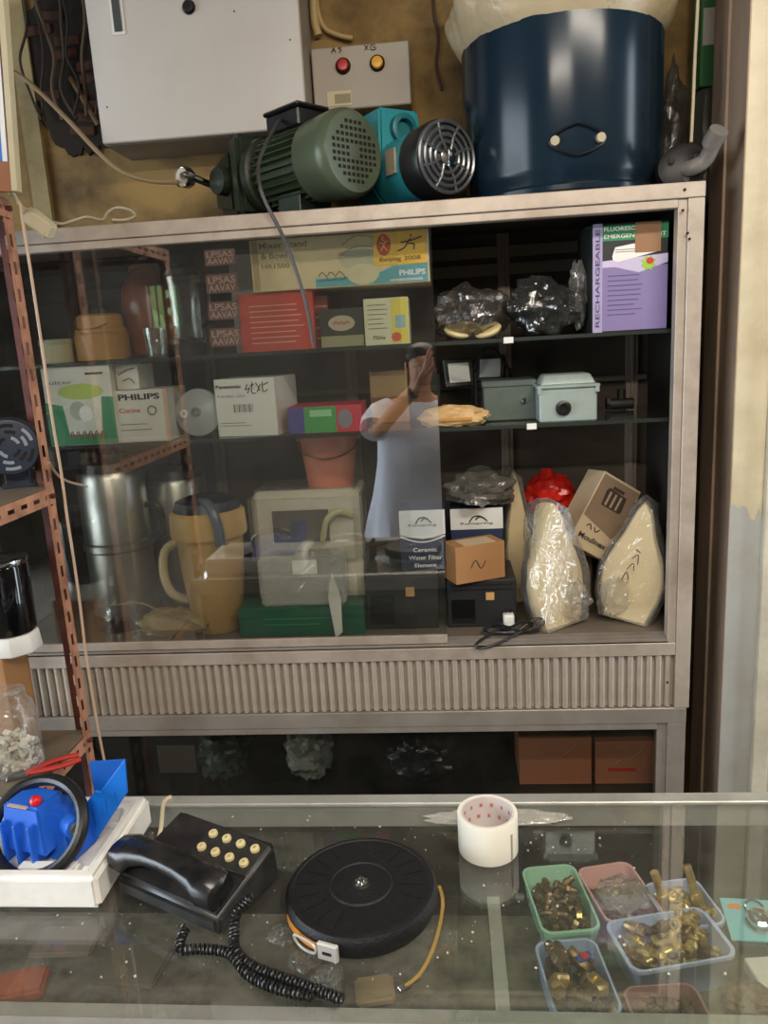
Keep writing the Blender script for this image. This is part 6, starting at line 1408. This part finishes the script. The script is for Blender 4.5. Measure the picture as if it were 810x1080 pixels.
def ch(start, pts):
    a = start
    for p in pts: V.append(p); E_.append((a, len(V)-1)); a = len(V)-1
    return a
for sg in (-1, 1):
    ch(0, [(sg*0.092, 0, 0.78, 0.085), (sg*0.10, 0.015, 0.46, 0.056), (sg*0.10, -0.005, 0.24, 0.045), (sg*0.10, -0.01, 0.08, 0.034), (sg*0.11, 0.12, 0.035, 0.030)])
wl = ch(3, [(-0.155, 0.0, 1.265, 0.052), (-0.195, 0.07, 1.215, 0.046), (-0.19, 0.15, 1.175, 0.039), (-0.10, 0.185, 1.27, 0.037), (0.012, 0.215, 1.375, 0.024), (0.040, 0.235, 1.43, (0.030, 0.016))])
wr = ch(3, [(0.165, 0.0, 1.265, 0.052), (0.225, 0.07, 1.205, 0.046), (0.25, 0.14, 1.165, 0.039), (0.25, 0.19, 1.27, 0.036), (0.235, 0.225, 1.375, 0.024), (0.220, 0.240, 1.43, (0.030, 0.016))])
for base, mx_ in ((wl, lambda x: x), (wr, lambda x: 0.285-x+0.0)):
    for k, (tipx, tipy, tipz, r_) in enumerate(((0.094, 0.252, 1.565, 0.0085), (0.098, 0.256, 1.542, 0.009), (0.100, 0.256, 1.516, 0.0085), (0.100, 0.254, 1.490, 0.0078))):
        kx_, kz_ = 0.062, 1.505-0.022*k
        bx0 = 0.052-0.004*k
        ch(base, [(mx_(bx0), 0.245, 1.468-0.012*k, r_+0.001), (mx_(kx_+0.008), 0.262, kz_+0.018, r_), (mx_(tipx-0.008), 0.266, tipz-0.006, r_-0.001), (mx_(tipx), tipy, tipz, r_-0.002)])
    ch(base, [(mx_(0.062), 0.228, 1.445, 0.010), (mx_(0.088), 0.240, 1.462, 0.009), (mx_(0.108), 0.2485, 1.485, 0.0075)])
body = skin_mesh('body', V, E_, SKIN, man)
# face
for sg in (-1, 1):
    MB().blob((0.035+sg*0.071, 0.035, 1.470), (0.010, 0.018, 0.030), amp=0.05, nu=14, nv=10).build('ear', SKIN, man)
    MB().blob((0.035+sg*0.028, 0.116, 1.482), (0.013, 0.008, 0.007), amp=0.0, nu=14, nv=10).build('eye', mat('eye_white', (210, 205, 200), 0.3), man)
MB().blob((0.035, 0.128, 1.455), (0.013, 0.016, 0.024), amp=0.03, nu=14, nv=10).build('nose', SKIN, man)
MB().blob((0.034, 0.109, 1.422), (0.024, 0.010, 0.007), amp=0.03, nu=14, nv=8).build('mouth', mat('lips', (160, 90, 84), 0.5), man)
MB().blob((0.035, 0.006, 1.522), (0.078, 0.088, 0.064), amp=0.06, freq=4, nu=30, nv=20, seed=6).build('hair', HAIR, man)
# loose t-shirt
vs_ = []; fs_ = []; nu = 40
levels = [(0.53, -0.03, 0.258, 0.150, 0), (0.70, -0.025, 0.245, 0.145, 0), (0.85, -0.015, 0.228, 0.138, 0), (1.00, -0.005, 0.212, 0.130, 0), (1.14, 0, 0.205, 0.126, 0), (1.22, 0.002, 0.200, 0.115, 0), (1.275, 0.004, 0.178, 0.092, 0), (1.305, 0.006, 0.120, 0.075, 0), (1.318, 0.010, 0.072, 0.062, 0)]
for z, cx_, rx_, ry_, _ in levels:
    for i in range(nu):
        a = 2*pi*i/nu; nn = noise.noise(Vector((cos(a)*3.2, sin(a)*3.2, z*1.6)))*0.035*(1.32-z)/0.5
        vs_.append((cx_+(rx_+nn)*cos(a), 0.005+(ry_+nn)*sin(a), z+0.02*nn))
for k in range(len(levels)-1):
    for i in range(nu): fs_.append((k*nu+i, k*nu+(i+1) % nu, (k+1)*nu+(i+1) % nu, (k+1)*nu+i))
MB().add(vs_, fs_).build('shirt', SHIRT, man, smooth=60)
MB().tube([(-0.125, 0.0, 1.262), (-0.175, 0.03, 1.245), (-0.200, 0.075, 1.212), (-0.203, 0.115, 1.190)], [0.072, 0.074, 0.073, 0.072], 16).build('sleeve', SHIRT, man)
MB().tube([(0.135, 0.0, 1.262), (0.19, 0.03, 1.240), (0.228, 0.07, 1.205), (0.240, 0.105, 1.185)], [0.072, 0.074, 0.073, 0.072], 16).build('sleeve', SHIRT, man)
V = [(0, 0, 0.88, (0.175, 0.125)), (0, 0, 0.96, (0.155, 0.11))]; E_ = [(0, 1)]
for sg in (-1, 1): ch(0, [(sg*0.095, 0, 0.76, 0.108), (sg*0.105, 0.015, 0.46, 0.078), (sg*0.105, 0.0, 0.20, 0.066), (sg*0.105, -0.005, 0.085, 0.064)])
skin_mesh('trousers', V, E_, TROUS, man)
for sg in (-1, 1): MB().blob((sg*0.11, 0.055, 0.04), (0.048, 0.135, 0.05), amp=0.05, flat_base=0.0, nu=24, nv=14).build('shoe', BLACKM, man)
MB(TR(-0.006, 0.208, 1.357) @ Vector((0.112, 0.03, 0.105)).to_track_quat('Z', 'Y').to_matrix().to_4x4()).lathe([(0.0275, -0.011), (0.029, -0.009), (0.029, 0.009), (0.0275, 0.011)], 24, None, False, False).build('wristwatch', BLACK, man)
# phone held at the lens
t = thing('mobile_phone', 'dark mobile phone held up in the photographer hands', 'phone', (0, -1.757, 1.545))
MB().box(-0.046, 0.028, -0.008, 0.0, -0.078, 0.072).build('phone_body', BLACK, t, 0.003, seg=2)
